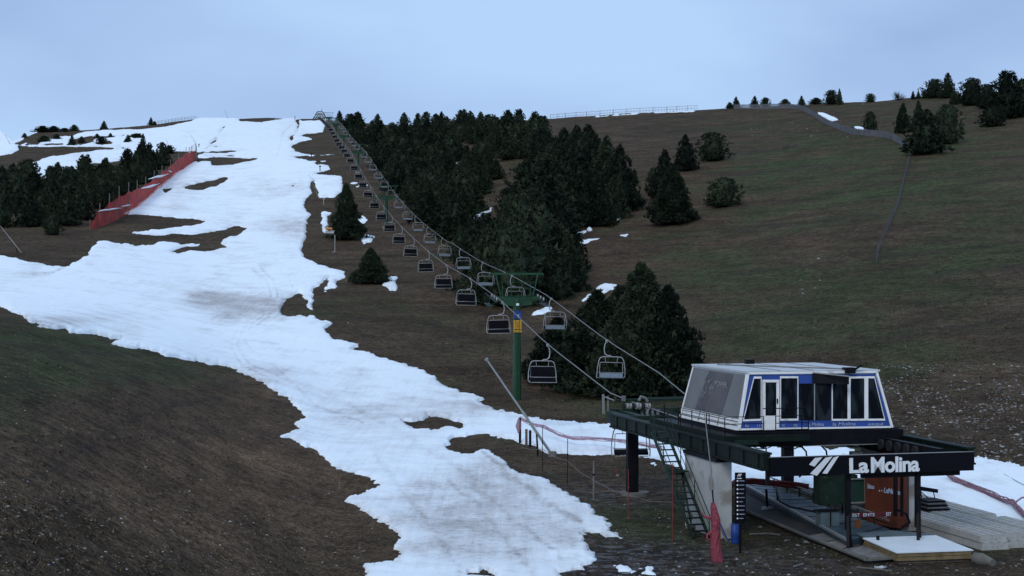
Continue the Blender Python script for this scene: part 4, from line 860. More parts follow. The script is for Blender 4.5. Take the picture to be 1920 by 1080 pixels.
# left side wall
sp = lambda *pp, out=.02: [SPt(x, y, out) for x, y in pp]
def spanel(name, m, pts, out, th=.04, parent=None):
    m2 = MB(); slab(m2, sp(*pts, out=out), (th, 0, 0)); return bd(m2, name, m, parent or cab, B0)
b_of = lambda f, z: Vector((k_s * (z - ZB), .35 + 0 * f, z))
def SW(f, z, out):  # f 0 far .. 1 near
    g_ = (z - ZB) / (ZT - ZB); far = 7.2 - .35 * g_; near = .35 * g_; return Vector((k_s * (z - ZB) - out, far + (near - far) * f, z))
def sw(name, m, f0, f1, z0, z1, out, th=.03):
    m2 = MB(); slab(m2, [SW(f0, z0, out), SW(f1, z0, out), SW(f1, z1, out), SW(f0, z1, out)], (th, 0, 0)); return bd(m2, name, m, cab)
sw('side_panel', 'greypanel', .02, .988, 4.90, 6.76, .03)
pr = MB(); slab(pr, [SW(.24, 4.92, .045), SW(.42, 4.92, .045), SW(.46, 6.7, .045), SW(.34, 6.7, .045)], (.01, 0, 0)); bd(pr, 'printed_picture', 'greyprint', cab)
pr = MB(); slab(pr, [SW(.42, 4.92, .046), SW(.70, 4.92, .046), SW(.78, 6.7, .046), SW(.46, 6.7, .046)], (.01, 0, 0)); bd(pr, 'printed_picture', mat('print_mid', (.092, .086, .088), .6, var=.15, scale=1.5), cab)
for q in range(16):
    f = .26 + R.random() * .18; z = 5.3 + R.random() * 1.35; w = R.uniform(.015, .05)
    pr = MB(); slab(pr, [SW(f, z, .056), SW(f + w, z + .05, .056), SW(f + w * 1.3, z + .22, .056), SW(f + w * .4, z + .12, .056)], (.004, 0, 0)); bd(pr, 'print_fleck', 'greypanel', cab)
o = txt('POWER', .42, (0, 0, 0), (math.pi / 2, 0, -math.pi / 2), mat('print_letters', (.26, .25, .24), .6), cab, 'lettering', .003, .01); o.location = SW(.50, 6.1, .062) - Vector(B0); o.rotation_euler = (math.pi / 2 - .0, .0, -math.pi / 2); o.scale = (1.05, .8, 1)
for zz_ in (4.6, 4.76): sw('sill_line', 'greylight', .0, 1, zz_, zz_ + .025, .03)
for f in (.33, .66): sw('sill_joint', 'greylight', f, f + .004, 4.45, 4.88, .035)
sw('corner_trim', 'white', 0, .02, 4.45, 6.83, .05); sw('corner_trim', 'white', .988, 1, 4.45, 6.83, .05)

# steel frame of the station
fr = ST('lift_station', 'dark green steel frame of the bottom lift station with columns, beams and bullwheel', 'lift station', 3, 4, 0); FB = fr['_b']
def part(name, m, *boxes, bars=()):
    m2 = MB()
    for bx in boxes: m2.box(*bx)
    for br in bars: m2.bar(*br)
    return bd(m2, name, m, fr, FB)
for a0 in (-1.35, 7.5):
    m2 = MB(); m2.box(a0 + .06, a0 + .36, -5.65, 14.0, 3.45, 4.0); m2.box(a0, a0 + .42, -5.66, 14.01, 4.0, 4.08); m2.box(a0, a0 + .42, -5.66, 14.01, 3.37, 3.45)
    for q in range(13): m2.box(a0 + .01, a0 + .41, -5.2 + q * 1.5, -5.14 + q * 1.5, 3.45, 4.0)
    bd(m2, 'beam', 'beamgreen', fr, FB)
for b0 in (.6, 5.0, 9.5): part('crossbeam', 'black', (-.98, 7.55, b0, b0 + .25, 3.7, 4.05))
part('crossbeam', 'dkgreen', (-1.2, 8.4, 13.5, 13.85, 3.3, 3.95))
part('floor_deck', 'black', (-.05, 7.5, -.02, 7.4, 4.09, ZB - .004)); part('fascia', 'black', (-.05, 7.6, -.25, -.03, 3.72, 4.34)); part('fascia_edge', 'galv', (2.9, 7.7, -.29, -.26, 3.70, 3.73))
for (a0, b0) in ((-.55, 13.45), (8.0, 13.45)):
    m2 = MB(); m2.box(a0, a0 + .46, b0 - .23, b0 + .23, .1, 3.36); m2.box(a0 - .05, a0 + .51, b0 - .28, b0 - .22, .1, 3.3); bd(m2, 'column', 'black', fr, FB)
    m2 = MB(); m2.tube([(a0 + .4, b0, -.2), (a0 + .4, b0, .1)], .75, 12); bd(m2, 'column_base', 'concdark', fr, FB)
# legs under the sign
ls = []
for w in (3.45, 6.5):
    a0 = -1.06 + w; m2 = MB(); m2.box(a0 - .09, a0 + .09, -5.55, -5.35, .9, 3.2)
    m2.bar((a0, -5.45, 1.6), (a0 - .22, -5.9, .3), .12, .12); m2.bar((a0, -5.45, 1.6), (a0 + .25, -5.2, .15), .12, .12); m2.bar((a0 - .12, -5.7, .75), (a0 + .13, -5.35, .75), .06, .06); bd(m2, 'support_leg', 'black', fr, FB)
part('sign_carrier', 'black', (3.0, 7.3, -5.5, -5.3, 2.95, 3.14))
part('hanging_strut', 'black', (-1.15, -1.0, -5.62, -5.5, 2.85, 3.4), (Aof(1690, -4.5), Aof(1694, -4.5), -4.5, -4.4, 1.2, 3.1))
# bullwheel and drive under the cabin
m2 = MB(); cw = loc(c0); n_ = 36
ring = [(cw.x + 2.12 * math.cos(2 * math.pi * k / n_), cw.y + 2.12 * math.sin(2 * math.pi * k / n_), 4.0) for k in range(n_ + 1)]
m2.tube(ring, .10, 8)
for k in range(6): m2.bar((cw.x, cw.y, 4.0), ring[k * 6], .12, .12)
m2.tube([(cw.x, cw.y, 3.6), (cw.x, cw.y, 4.05)], .35, 12); bd(m2, 'bullwheel', 'dkgreen', fr, FB)
for q in range(14):
    b0 = -3.5 + q * .75
    m2 = MB(); m2.wheel((6.4, b0, 3.72), (1, 0, 0), .24, .14, 10); bd(m2, 'drive_tyre', 'rubber', fr, FB)
    if q > 4: m2 = MB(); m2.wheel((1.2, b0, 3.8), (1, 0, 0), .2, .14, 10); bd(m2, 'drive_tyre', 'rubber', fr, FB)
part('tyre_beam', 'black', (6.5, 6.75, -5.2, 8, 3.6, 4.0))
for a0, sg in ((.5, 1), (6.9, -1)):   # chair guide rail with hangers
    m2 = MB(); m2.tube([(a0, y, 3.25 + .1 * math.sin(y)) for y in np.linspace(-4.4, 12, 12)], .05, 6)
    for q in range(6): m2.tube([(a0, -3.6 + 2.6 * q, 3.3), (a0 + .35 * sg, -3.6 + 2.6 * q, 3.5), (a0 + .3 * sg, -3.6 + 2.6 * q, 3.9)], .035, 5)
    bd(m2, 'guide_rail', 'black', fr, FB)
for px0, px1 in ((1500, 1512), (1538, 1550)):   # bent arms seen against the snow
    a0 = Aof(px0, 3); a1 = Aof(px1, 3); m2 = MB(); m2.tube([(a0, 3, 3.4), (a0 + .3, 3, 3.1), (a1, 3, 2.95), (a1 + .15, 3, 2.6), (a1 - .1, 3, 2.2), (a1 - .35, 3, 1.95)], .04, 6); bd(m2, 'bent_arm', 'black', fr, FB)
a0 = Aof(1568, 1.5); m2 = MB(); m2.box(Aof(1538, .8), Aof(1608, .8), .8, 1.5, Zof(948, 4, .8), Zof(893, 4, .8)); gbx = bd(m2, 'drive_housing', 'dkgreen', fr, FB)
m2 = MB(); zt_ = Zof(898, 5, .7); zb_ = Zof(945, 5, .7); a0, a1 = Aof(1596, .7), Aof(1624, .7)
m2.box(a0, a1, .70, .78, zt_ - .05, zt_); m2.box(a0, a1, .70, .78, zb_, zb_ + .05); m2.box(a1 - .05, a1, .70, .78, zb_ + .052, zt_ - .052); bd(m2, 'cabinet_edge', 'galv', fr, FB)
m2 = MB(); m2.box(a0 + .02, a1 - .06, .79, 1.3, zb_ + .06, zt_ - .06); bd(m2, 'cabinet', mat('cabinet_green', (.012, .035, .028), .5), fr, FB)
m2 = MB(); x = Aof(1588, .77); m2.box(x - .07, x + .07, .74, .79, Zof(919, 4.5, .77), Zof(911, 4.5, .77)); bd(m2, 'data_plate', 'galv', fr, FB)
m2 = MB(); m2.box(Aof(1596, .3), Aof(1616, .3), .2, .5, 3.05, 3.35); m2.bar((Aof(1590, .3), .3, 3.7), (Aof(1625, .3), .3, 3.4), .05, .05); bd(m2, 'motor_cover', 'greypanel', fr, FB)
m2 = MB(); x = Aof(1665, -1); m2.box(x - .3, x + .3, -1.2, -.9, 3.12, 3.4); bd(m2, 'red_motor', mat('dull_red', (.10, .012, .012), .6), fr, FB)

for k in range(6):   # slack cables and conduits under the cabin
    a0 = -.5 + k * 1.3; b0 = R.uniform(-.6, 2); sg_ = R.uniform(.15, .4); m2 = MB(); m2.tube([(a0 + 1.6 * f, b0 + .5 * f, 3.75 - sg_ * 4 * f * (1 - f)) for f in np.linspace(0, 1, 8)], .022, 5); bd(m2, 'cable', 'rubber', fr, FB)
# entry part: hold-down wheels ahead of the station
en = ST('arrival_station', 'green arrival beam with small guide wheels at the uphill end of the station', 'lift station', 1.5, 17, 3.0); EB = en['_b']
def epart(name, m, fn): m2 = MB(); fn(m2); return bd(m2, name, m, en, EB)
aP = lambda px, b: Aof(px, b)
epart('top_beam', 'dkgreen', lambda m2: (m2.box(aP(1153, 18.2), aP(1290, 18.2), 18.1, 18.3, Zof(753, 1, 18.2), Zof(748, 1, 18.2)), m2.box(aP(1215, 19.5), aP(1290, 19.5), 19.4, 19.6, Zof(750, 1, 19.5), Zof(746, 1, 19.5))))
epart('lower_beam', 'dkgreen', lambda m2: m2.box(aP(1143, 17.2), aP(1290, 17.2), 17.1, 17.35, Zof(783, 1, 17.2), Zof(766, 1, 17.2)))
for a0 in (aP(1196, 13.9), 3.4, -.5): epart('side_beam', 'dkgreen', lambda m2: m2.box(a0, a0 + .3, 14.03, 17.08, 3.35, 3.95))
epart('guide_arm', 'galv', lambda m2: (m2.bar((aP(1132, 18.5), 18.5, Zof(776, 0, 18.5)), (aP(1131, 18.5), 18.5, Zof(739, 0, 18.5)), .07, .12), m2.bar((aP(1134, 18.5), 18.5, Zof(744, 0, 18.5)), (aP(1155, 18.3), 18.3, Zof(752, 0, 18.3)), .06, .06), m2.bar((aP(1140, 18.6), 18.6, Zof(742, 0, 18.6)), (aP(1140, 18.6), 18.6, Zof(772, 0, 18.6)), .05, .05)))
for q in range(9):
    px = 1170 + q * 6; b0 = 17.6 - q * .18; a0 = aP(px, b0); epart('guide_wheel', 'galv' if q % 3 else 'rubber', lambda m2: m2.wheel((a0, b0, Zof(762, a0, b0)), (1, .2, 0), .17, .10, 12))
for q in range(8):
    b0 = 16.9 - q * .5; a0 = aP(1206 + q * 5, b0); epart('guide_wheel', 'rubber' if q % 2 else 'galv', lambda m2: m2.wheel((a0, b0, Zof(774, a0, b0)), (1, .2, 0), .20, .11, 12))
epart('wheel_cover', 'greypanel', lambda m2: (m2.tube([(aP(1198, 17.9), 17.9, Zof(752, 1, 17.9)), (aP(1202, 17.9), 17.9, Zof(744, 1, 17.9)), (aP(1210, 17.9), 17.9, Zof(747, 1, 17.9)), (aP(1214, 17.9), 17.9, Zof(754, 1, 17.9))], .09, 6), m2.box(aP(1166, 17.9), aP(1172, 17.9), 17.8, 18.0, Zof(752, 1, 17.9), Zof(742, 1, 17.9))))
epart('cross_brace', 'dkgreen', lambda m2: (m2.bar((aP(1230, 16), 16, Zof(768, 2, 16)), (aP(1245, 14), 14, Zof(800, 2, 14)), .07, .07), m2.bar((aP(1250, 16), 16, Zof(770, 2, 16)), (aP(1258, 14.5), 14.5, Zof(796, 2, 14)), .07, .07)))

# concrete piers
for a0, lb in ((-1.38, 'pale concrete pier beside the steep stairs'), (7.12, 'pale concrete pier on the right behind the orange mat')):
    t = ST('concrete_pier', lb, 'pier', a0 + .35, 1, 0, 'concrete piers of the station')
    m2 = MB(); m2.box(a0, a0 + .68, -.95, 2.8, -.3, 3.2); m2.v = [(x + (.10 if (y > 0 and False) else 0), y, z) for x, y, z in m2.v]; bd(m2, 'wall', 'conc', t)
    m2 = MB(); m2.box(a0 - .06, a0 + .74, -1.0, 2.9, 3.205, 3.36); bd(m2, 'cap_plate', 'black', t)

# walkway with railing
wk = ST('walkway', 'narrow steel walkway with railing round the left side and front of the cabin', 'walkway', -.5, 0, 4.2); WB = wk['_b']
m2 = MB(); m2.box(-.98, -.06, -.9, 8.6, 4.16, 4.24); m2.box(-.055, 2.85, -.9, -.3, 4.16, 4.24); bd(m2, 'deck', 'black', wk, WB)
m2 = MB(); m2.box(-1.02, -.985, -.9, 8.6, 4.0, 4.3); m2.box(-1.02, 2.85, -.94, -.905, 4.0, 4.28); bd(m2, 'kickboard', 'beamgreen', wk, WB)
pts = [(-.99, 8.5), (-.99, 6.6), (-.99, 4.7), (-.99, 4.45), (-.99, 3.0), (-.99, 1.2), (-.99, .9), (-.99, -.9)]
for (a0, b0) in pts + [(.75, -.92), (1.3, -.92), (2.5, -.92), (2.8, -.92)]:
    m2 = MB(); m2.tube([(a0, b0, 4.05), (a0, b0, 5.08)], .022, 6); bd(m2, 'post', 'black', wk, WB)
m2 = MB()
for z in (5.08, 4.78, 4.5): m2.tube([(-.99, 8.5, z), (-.99, 4.7, z)], .018, 6); m2.tube([(-.99, 4.45, z), (-.99, -.92, z), (.75, -.92, z)], .018, 6); m2.tube([(1.3, -.92, z), (2.8, -.92, z)], .018, 6)
m2.tube([(.75, -.85, 5.4), (2.75, -.85, 5.4)], .022, 6); bd(m2, 'handrail', 'black', wk, WB)
m2 = MB(); m2.box(-.85, .3, -1.5, -.95, 3.95, 4.02); m2.bar((-.8, -1.5, 4.1), (.25, -1.5, 4.1), .05, .1); bd(m2, 'step_grating', 'dkgreen', wk, WB)

# steep stairs
sr = ST('steep_stairs', 'steep open metal stairs beside the concrete pier', 'stairs', -1.9, 2, 0); SB = sr['_b']
bT, bM, bB = Vector((0, 4.4, 4.1)), None, Vector((0, -.7, .0))
def sx_(f): return Vector((0, 4.6 - 5.4 * f, 4.1 - 4.05 * f))
for a0 in (-2.35, -1.65):
    m2 = MB(); m2.bar(sx_(0) + Vector((a0, 0, 0)), sx_(1) + Vector((a0, 0, 0)), .05, .2); bd(m2, 'stringer', 'dkgreen', sr, SB)
for q in range(17):
    p = sx_((q + .5) / 17.5); m2 = MB(); m2.box(-2.325, -1.675, p.y - .11, p.y + .11, p.z - .02, p.z + .02); bd(m2, 'tread', 'dkgreen' if q < 11 else 'black', sr, SB)
for a0 in (-2.4, -1.6):
    m2 = MB(); U = Vector((0, 0, .85)); A0 = Vector((a0, 0, 0)); m2.tube([sx_(.02) + A0 + U, sx_(.98) + A0 + U], .022, 6); m2.tube([sx_(.02) + A0 + U * .5, sx_(.98) + A0 + U * .5], .016, 6)
    for f in (.02, .34, .66, .98): m2.tube([sx_(f) + A0, sx_(f) + A0 + U], .022, 6)
    bd(m2, 'handrail', 'dkgreen', sr, SB)
m2 = MB(); m2.box(-2.3, -1.5, 2.0, 2.9, 2.45, 2.5); m2.bar((-1.7, 2.4, 2.4), (-1.7, 1.2, .3), .06, .06); bd(m2, 'landing', 'dkgreen', sr, SB)

# sign board
sg = ST('station_sign', 'long black sign board with white La Molina lettering across the front of the station', 'sign', 3.3, -5.7, 3.15); GB = sg['_b']
m2 = MB(); m2.box(-1.06, 7.76, -5.78, -5.68, 3.155, 3.9); bd(m2, 'board', 'blacksign', sg)
m2 = MB(); m2.box(-1.08, 7.78, -5.79, -5.66, 3.903, 3.92); bd(m2, 'top_edge', 'galv', sg)
def fit(s, a0, a1, z0, z1, b0, par, base, m, name='lettering', off=.03, rot=(math.pi / 2, 0, 0), shear=0):
    o = txt(s, 1, (0, 0, 0), rot, m, par, name, .012, off, shear=shear); vs = [v.co for v in o.data.vertices]
    x0, x1 = min(v.x for v in vs), max(v.x for v in vs); y0, y1 = min(v.y for v in vs), max(v.y for v in vs)
    kx = (a1 - a0) / (x1 - x0); kz = (z1 - z0) / (y1 - y0); o.scale = (kx, kz, 1); o.location = (a0 - x0 * kx - base[0], b0 - base[1], z0 - y0 * kz - base[2]); return o
bS = -5.79
aS = lambda px: Aof(px, bS)
fit('La', aS(1592.5), aS(1629), Zof(886, 3.5, bS), Zof(857.5, 3.5, bS), bS, sg, GB, M['text']); fit('Molina', aS(1633), aS(1724), Zof(884.5, 5, bS), Zof(855, 5, bS), bS, sg, GB, M['text'])
for pts in ([(1517, 868), (1528, 856), (1542, 855), (1527, 872)], [(1519, 885), (1548, 856), (1561, 854), (1532, 889)], [(1542, 885), (1563, 856), (1573, 853.5), (1551, 886)]):
    m2 = MB(); slab(m2, [(aS(x), bS, Zof(y, 3, bS)) for x, y in pts], (0, .008, 0)); bd(m2, 'logo_stroke', 'text', sg)
fit('E', aS(1592), aS(1597), Zof(854.5, 3.5, -5.2), Zof(850, 3.5, -5.2) + .02, -5.2, sg, GB, M['text'], off=.02)

# orange protective mat
om = ST('orange_mat', 'orange protective mat with white La Molina lettering around the right pier', 'mat', 6.3, -1.2, 0); OB = om['_b']
pf = [(Aof(1622, .6), .6), (Aof(1650, -.2), -.2), (Aof(1682, -1.2), -1.2), (Aof(1699, -1.35), -1.35), (Aof(1705, -.9), -.9)]
m2 = MB(); n_ = len(pf)
vv = [(a, b, z) for z in (.18, 1.2, 2.42) for a, b in pf]; vv += [(a + .05, b + .12, z) for z in (.18, 1.2, 2.42) for a, b in pf]; ff = []
for r_ in range(2):
    for i in range(n_ - 1):
        for o_ in (0, 3 * n_): k = o_ + r_ * n_ + i; ff.append((k, k + 1, k + n_ + 1, k + n_))
for i in range(n_ - 1): ff.append((2 * n_ + i, 2 * n_ + i + 1, 5 * n_ + i + 1, 5 * n_ + i))
m2.add(vv, ff); bd(m2, 'mat', 'orange', om)
ang = math.atan2(pf[2][1] - pf[0][1], pf[2][0] - pf[0][0])
o = txt('Lattolina'.replace('Latto', 'La Mo') if False else 'LaMolina', .36, (0, 0, 0), (math.pi / 2, 0, ang), M['graf'], om, 'lettering', .004, .01, shear=.1)
def onm(px): # position on the mat for a pixel column
    for (a, b), (c_, d_) in zip(pf, pf[1:]):
        for f in np.linspace(0, 1, 20):
            aa, bb_ = a + (c_ - a) * f, b + (d_ - b) * f; w_ = Lw(aa, bb_, 0)
            if 960 + FPX * w_.x / w_.y >= px: return aa, bb_
    return pf[-1]
a_, b_ = onm(1655); o.location = Vector((a_ - .02, b_ - .05, Zof(923, a_, b_))) - Vector(OB); o.scale = (.82, .85, 1); o.rotation_euler = (math.pi / 2, 0, ang)
o = txt('bino', .32, (0, 0, 0), (math.pi / 2, 0, ang), M['graf'], om, 'lettering', .004, .01); a_, b_ = onm(1626); o.location = Vector((a_ - .02, b_ - .05, Zof(915, a_, b_))) - Vector(OB); o.scale = (.75, .9, 1)
for k in range(2):
    a_, b_ = onm(1647 + 4 * k); z = Zof(921, a_, b_); m2 = MB(); slab(m2, [(a_ - .03, b_ - .06, z), (a_ + .03, b_ - .08, z), (a_ + .16, b_ - .12, z + .2), (a_ + .10, b_ - .10, z + .2)], (0, .01, 0)); bd(m2, 'logo_stroke', 'graf', om)
m2 = MB(); m2.box(Aof(1676, -3), Aof(1681, -3), -3.1, -2.95, 1.0, 3.3); m2.tube([(Aof(1683, -3), -3, 1.25), (Aof(1700, -3), -3, 1.05), (Aof(1706, -3), -3, .7), (Aof(1690, -3), -3, .5)], .05, 6)
gt = ST('boarding_gate', 'dark boarding gate post and arms in front of the orange mat', 'gate', Aof(1680, -3), -3, .4); bd(m2, 'arm', 'black', gt)
tp = ST('warning_tape', 'red and white warning band with worn letters across the boarding lane', 'tape', 4.5, -3.5, .4); TB = tp['_b']
zt1 = lambda py, a: Zof(py, a, -3.4)
m2 = MB(); a0, a1 = Aof(1597, -3.4), Aof(1672, -3.4); m2.box(a0, a1, -3.42, -3.40, zt1(970, 4), zt1(961, 4)); bd(m2, 'band', mat('dark_red_band', (.10, .012, .015), .7, var=.5, scale=3), tp)
for s, x0, x1 in (('EST', 1599, 1612), ('ENTS', 1619, 1640), ('EST', 1662, 1671)): fit(s, Aof(x0, -3.45), Aof(x1, -3.45), zt1(968.5, 4), zt1(962.5, 4), -3.44, tp, TB, M['text'], off=.0)

# loading carpet, rails and slab
def Q(px, py, z): return loc(PZ(px, py, z))
cp = ST('loading_carpet', 'blue-grey loading carpet running under the station towards the white deck', 'conveyor', *[Q(1500, 950, .4).x, Q(1500, 950, .4).y, 0]); CB = cp['_b']
c4 = [Q(1392, 906, .42), Q(1450, 912, .42), Q(1668, 992, .42), Q(1592, 1014, .42)]
m2 = MB(); slab(m2, c4, (0, 0, -.4)); bd(m2, 'belt', 'carpet', cp)
for k in range(13):
    f = (k + .5) / 13; p = c4[0].lerp(c4[3], f); q = c4[1].lerp(c4[2], f); m2 = MB(); m2.bar(p + Vector((0, 0, .012)), q + Vector((0, 0, .012)), .04, .012); bd(m2, 'belt_joint', 'carpet2' if k % 2 else 'black', cp)
m2 = MB(); m2.bar(c4[0] + Vector((-.08, 0, .03)), c4[3] + Vector((-.08, 0, .03)), .12, .1); bd(m2, 'side_rail', 'galv', cp)
r1 = [Q(1445, 912, .45), Q(1662, 990, .45)]
for k, (dz_, da) in enumerate(((.45, 0), (.32, .1), (.12, .25))):
    m2 = MB(); m2.bar(r1[0] + Vector((da, 0, dz_)), r1[1] + Vector((da, 0, dz_)), .05, .05); bd(m2, 'guide_rail', 'galv' if k < 2 else 'dkgreen', cp)
for k in range(8):
    p = r1[0].lerp(r1[1], (k + .3) / 8); m2 = MB(); m2.bar(p, p + Vector((0, 0, .45)), .06, .06); bd(m2, 'rail_post', 'dkgreen', cp)
m2 = MB(); p0 = Q(1539, 988, .42); m2.box(p0.x, p0.x + .85, p0.y, p0.y + .5, .43, 1.05); bd(m2, 'control_box', 'carpet2', cp)
m2 = MB(); m2.box(p0.x + .42, p0.x + .47, p0.y - .02, p0.y - .004, .45, 1.03); m2.box(p0.x - .1, p0.x + .9, p0.y - .05, p0.y + .55, 1.055, 1.09); bd(m2, 'box_trim', 'black', cp)
m2 = MB(); hh = [loc(PZ(x, y, z)) for x, y, z in ((1458, 938, .42), (1456, 914, 1.1), (1462, 940, .95), (1480, 950, .8), (1540, 962, .8), (1560, 955, 1.0), (1554, 948, 1.1))]; m2.tube(hh[:2] + hh[2:], .045, 6); bd(m2, 'hand_loop', 'black', cp)
sl = ST('concrete_slab', 'long dark concrete slab with a pale kerb left of the loading carpet', 'slab', Q(1500, 1000, 0).x, Q(1500, 1000, 0).y, 0); LB = sl['_b']
s4 = [Q(1398, 920, .14), Q(1440, 925, .14), Q(1692, 1034, .14), Q(1683, 1046, .14), Q(1626, 1050, .14), Q(1396, 955, .14)]
m2 = MB(); slab(m2, s4, (0, 0, -.4)); bd(m2, 'slab', 'slabdark', sl)
for p, q in (((1397, 956), (1500, 1000)), ((1501, 1000.5), (1560, 1024)), ((1561, 1024.5), (1625, 1050)), ((1626, 1050.2), (1683, 1045.5))):
    m2 = MB(); m2.bar(Q(*p, .17) , Q(*q, .17), .16, .07); bd(m2, 'kerb', 'concdark', sl)
for k, pts in enumerate([[(1518, 1004), (1556, 997), (1581, 1008), (1543, 1016)], [(1546, 1017), (1584, 1009), (1612, 1021), (1574, 1029)], [(1580, 1030), (1617, 1023), (1673, 1043), (1630, 1046)]]):
    m2 = MB(); slab(m2, [Q(x, y, .165 + .003 * k) for x, y in pts], (0, 0, -.02)); bd(m2, 'cover_board', 'wood', sl)
# white deck on timber
dk = ST('white_deck', 'low timber deck with a white top at the end of the loading carpet', 'deck', Q(1750, 1058, 0).x, Q(1750, 1058, 0).y, 0); DB = dk['_b']
d4 = [Q(1681, 1036, .46), Q(1825, 1031, .46), Q(1754, 1003, .46), Q(1617, 1008.5, .46)]
m2 = MB(); slab(m2, d4, (0, 0, -.04)); bd(m2, 'deck_top', 'deckw', dk)
for z0, z1, mm, ins in ((.27, .415, 'woody', .03), (.12, .262, 'woody', .0), (0.0, .112, 'postw', .12)):
    for i in range(4):
        p, q = d4[i].copy(), d4[(i + 1) % 4].copy(); c = sum(d4, Vector()) / 4
        p = p + (c - p).normalized() * (.1 + ins); q = q + (c - q).normalized() * (.1 + ins); p.z = q.z = (z0 + z1) / 2
        if i != 2: m2 = MB(); m2.bar(p, q, .12, z1 - z0 - .012); bd(m2, 'timber', mm, dk)
m2 = MB(); slab(m2, [Q(1604, 999, .5), Q(1672, 994, .5), Q(1752, 1001.5, .5), Q(1618, 1006.5, .5)], (0, 0, -.05)); bd(m2, 'ramp_plate', 'carpet2', dk)
m2 = MB(); p = Q(1608, 1008, .0); m2.box(p.x - .1, p.x + .12, p.y - .1, p.y + .1, 0, .75); bd(m2, 'orange_post', mat('rusty_post', (.16, .06, .025), .8, var=.3), dk)
for px, py in ((1646, 1034), (1666, 1042)):
    p = Q(px, py, 0); m2 = MB(); m2.box(p.x - .05, p.x + .05, p.y - .05, p.y + .05, 0, .62 if px < 1650 else .4); bd(m2, 'small_post', 'postw' if px > 1650 else 'black', dk)
m2 = MB(); m2.tube([Q(1826, 1046, .2), Q(1842, 1050, .16), Q(1862, 1056, .12)], [.22, .26, .16], 8); o = bd(m2, 'bag', 'concdark', dk); 
# pale blocks: three rows, two layers
blk = None; nblk = 0
bm_ = MB(); bm_.box(-.62, .62, -.345, .345, 0, .265); bm_.v = [(x * (1.0 if z < .1 else .985), y * (1 if z < .1 else .97), z) for x, y, z in bm_.v]
bm_.box(-.50, -.22, -.34, .34, .262, .30); bm_.box(-.13, .13, -.34, .34, .262, .30); bm_.box(.22, .50, -.34, .34, .262, .30)
bme = bm_.build('paving_block', M['block']); bme_data = bme.data; bpy.data.objects.remove(bme)
for row, (a0, n_, b0) in enumerate(((8.42, 11, -5.95), (9.78, 15, -5.7), (11.14, 16, -5.2))):
    for lay in range(2):
        for k in range(n_):
            if R.random() < .02: continue
            o = bpy.data.objects.new('concrete_block', bme_data); o.location = Lw(a0 + R.uniform(-.02, .02), b0 + k * .755 + R.uniform(-.01, .01) + (.1 if lay else 0), .01 + lay * .30); o.rotation_euler = (0, 0, PSI + R.uniform(-.012, .012)); link(o)
            tag(o, 'pale concrete block, %s layer of the stacked rows by the white deck' % ('upper' if lay else 'lower'), 'block', 'concrete blocks stacked in rows, %s layer' % ('upper' if lay else 'lower')); nblk += 1
# pallet of dark planks on the blocks, trestle sign
t = ST('plank_pallet', 'small pile of dark planks on the concrete blocks beside the right pier', 'planks', Aof(1745, 1), 1, .6)
for k in range(5):
    a0 = Aof(1735, .5) + .02 * k; m2 = MB(); m2.box(a0, a0 + 1.1 - .06 * k, .3 + .02 * k, 1.4, .62 + .09 * k, .69 + .09 * k); bd(m2, 'plank', 'wood' if k % 2 else 'black', t)
t = ST('trestle_sign', 'small dark board on thin splayed legs over the concrete blocks', 'sign', Aof(1742, 2), 2, .58)
zq = lambda py: Zof(py, 9, 2); A_ = lambda px: Aof(px, 2)
m2 = MB(); slab(m2, [(A_(1727), 2, zq(921)), (A_(1759), 2, zq(926.5)), (A_(1759), 2, zq(919.5)), (A_(1727), 2, zq(913))], (0, .05, 0)); bd(m2, 'board', 'blacksign', t)
m2 = MB()
for p, q in (((1727, 914), (1732, 950)), ((1752, 925), (1757, 958)), ((1728, 923), (1757, 958)), ((1730, 944), (1752, 938))): m2.bar((A_(p[0]), 2.08, zq(p[1])), (A_(q[0]), 2.08, max(.6, zq(q[1]))), .035, .035)
bd(m2, 'leg', 'black', t)

# ------------------------------------------------------------ things standing round the station
def at_px(name, label, cat, px, py, z=0, group=None, rz=0):
    p = PZ(px, py, z) if py > 800 and px > 800 else G(px, py); t = thing(name, label, cat, p, rz, group); return t, p.y / FPX
t, s_ = at_px('info_post', 'tall narrow black information board with rows of white dots on a post', 'sign', 1388, 1038)
MB().tube([(0, 0, -.1), (0, 0, 1.2)], .05, 8).build('post', M['black'], t)
zq = lambda py: (1038 - py) * s_
m2 = MB(); m2.box(-.215, .215, -.04, .04, zq(982), zq(886)); m2.build('board', M['blacksign'], t)
for k in range(10):
    z = zq(901.5 + 7.8 * k); MB().wheel((-.115, -.045, z), (0, 1, 0), .035, .01, 8).build('dot', M['text'], t)
    w_ = [.2, .2, .19, .17, .22, .14, .22, .2, .22, .16][k]; m2 = MB(); m2.box(-.045, -.045 + w_, -.046, -.041, z - .010, z + .014); m2.build('text_line', M['graf'], t)
m2 = MB(); m2.box(-.14, .05, -.046, -.041, zq(897.5), zq(896)); m2.build('text_line', M['text'], t)
for k in range(3):
    x = -.13 + .05 * k; slab(MB(), [(0, 0, 0)] * 3, (0, 0, 0)); m2 = MB(); slab(m2, [(x, -.046, zq(893)), (x + .03, -.046, zq(893)), (x + .09, -.046, zq(888)), (x + .055, -.046, zq(888))], (0, .004, 0)); m2.build('logo_stroke', M['text'], t)
t, s_ = at_px('barrel', 'blue plastic barrel behind the black information board', 'barrel', 1378, 1018)
MB().tube([(0, 0, 0), (0, 0, .04), (0, 0, .25), (0, 0, .27), (0, 0, .5), (0, 0, .52), (0, 0, .72), (0, 0, .75)], [.155, .17, .17, .18, .18, .17, .17, .15], 16).build('body', M['bluebar'], t)
MB().tube([(0, 0, .75), (0, 0, .78)], .155, 16).build('lid', M['bluebar'], t)
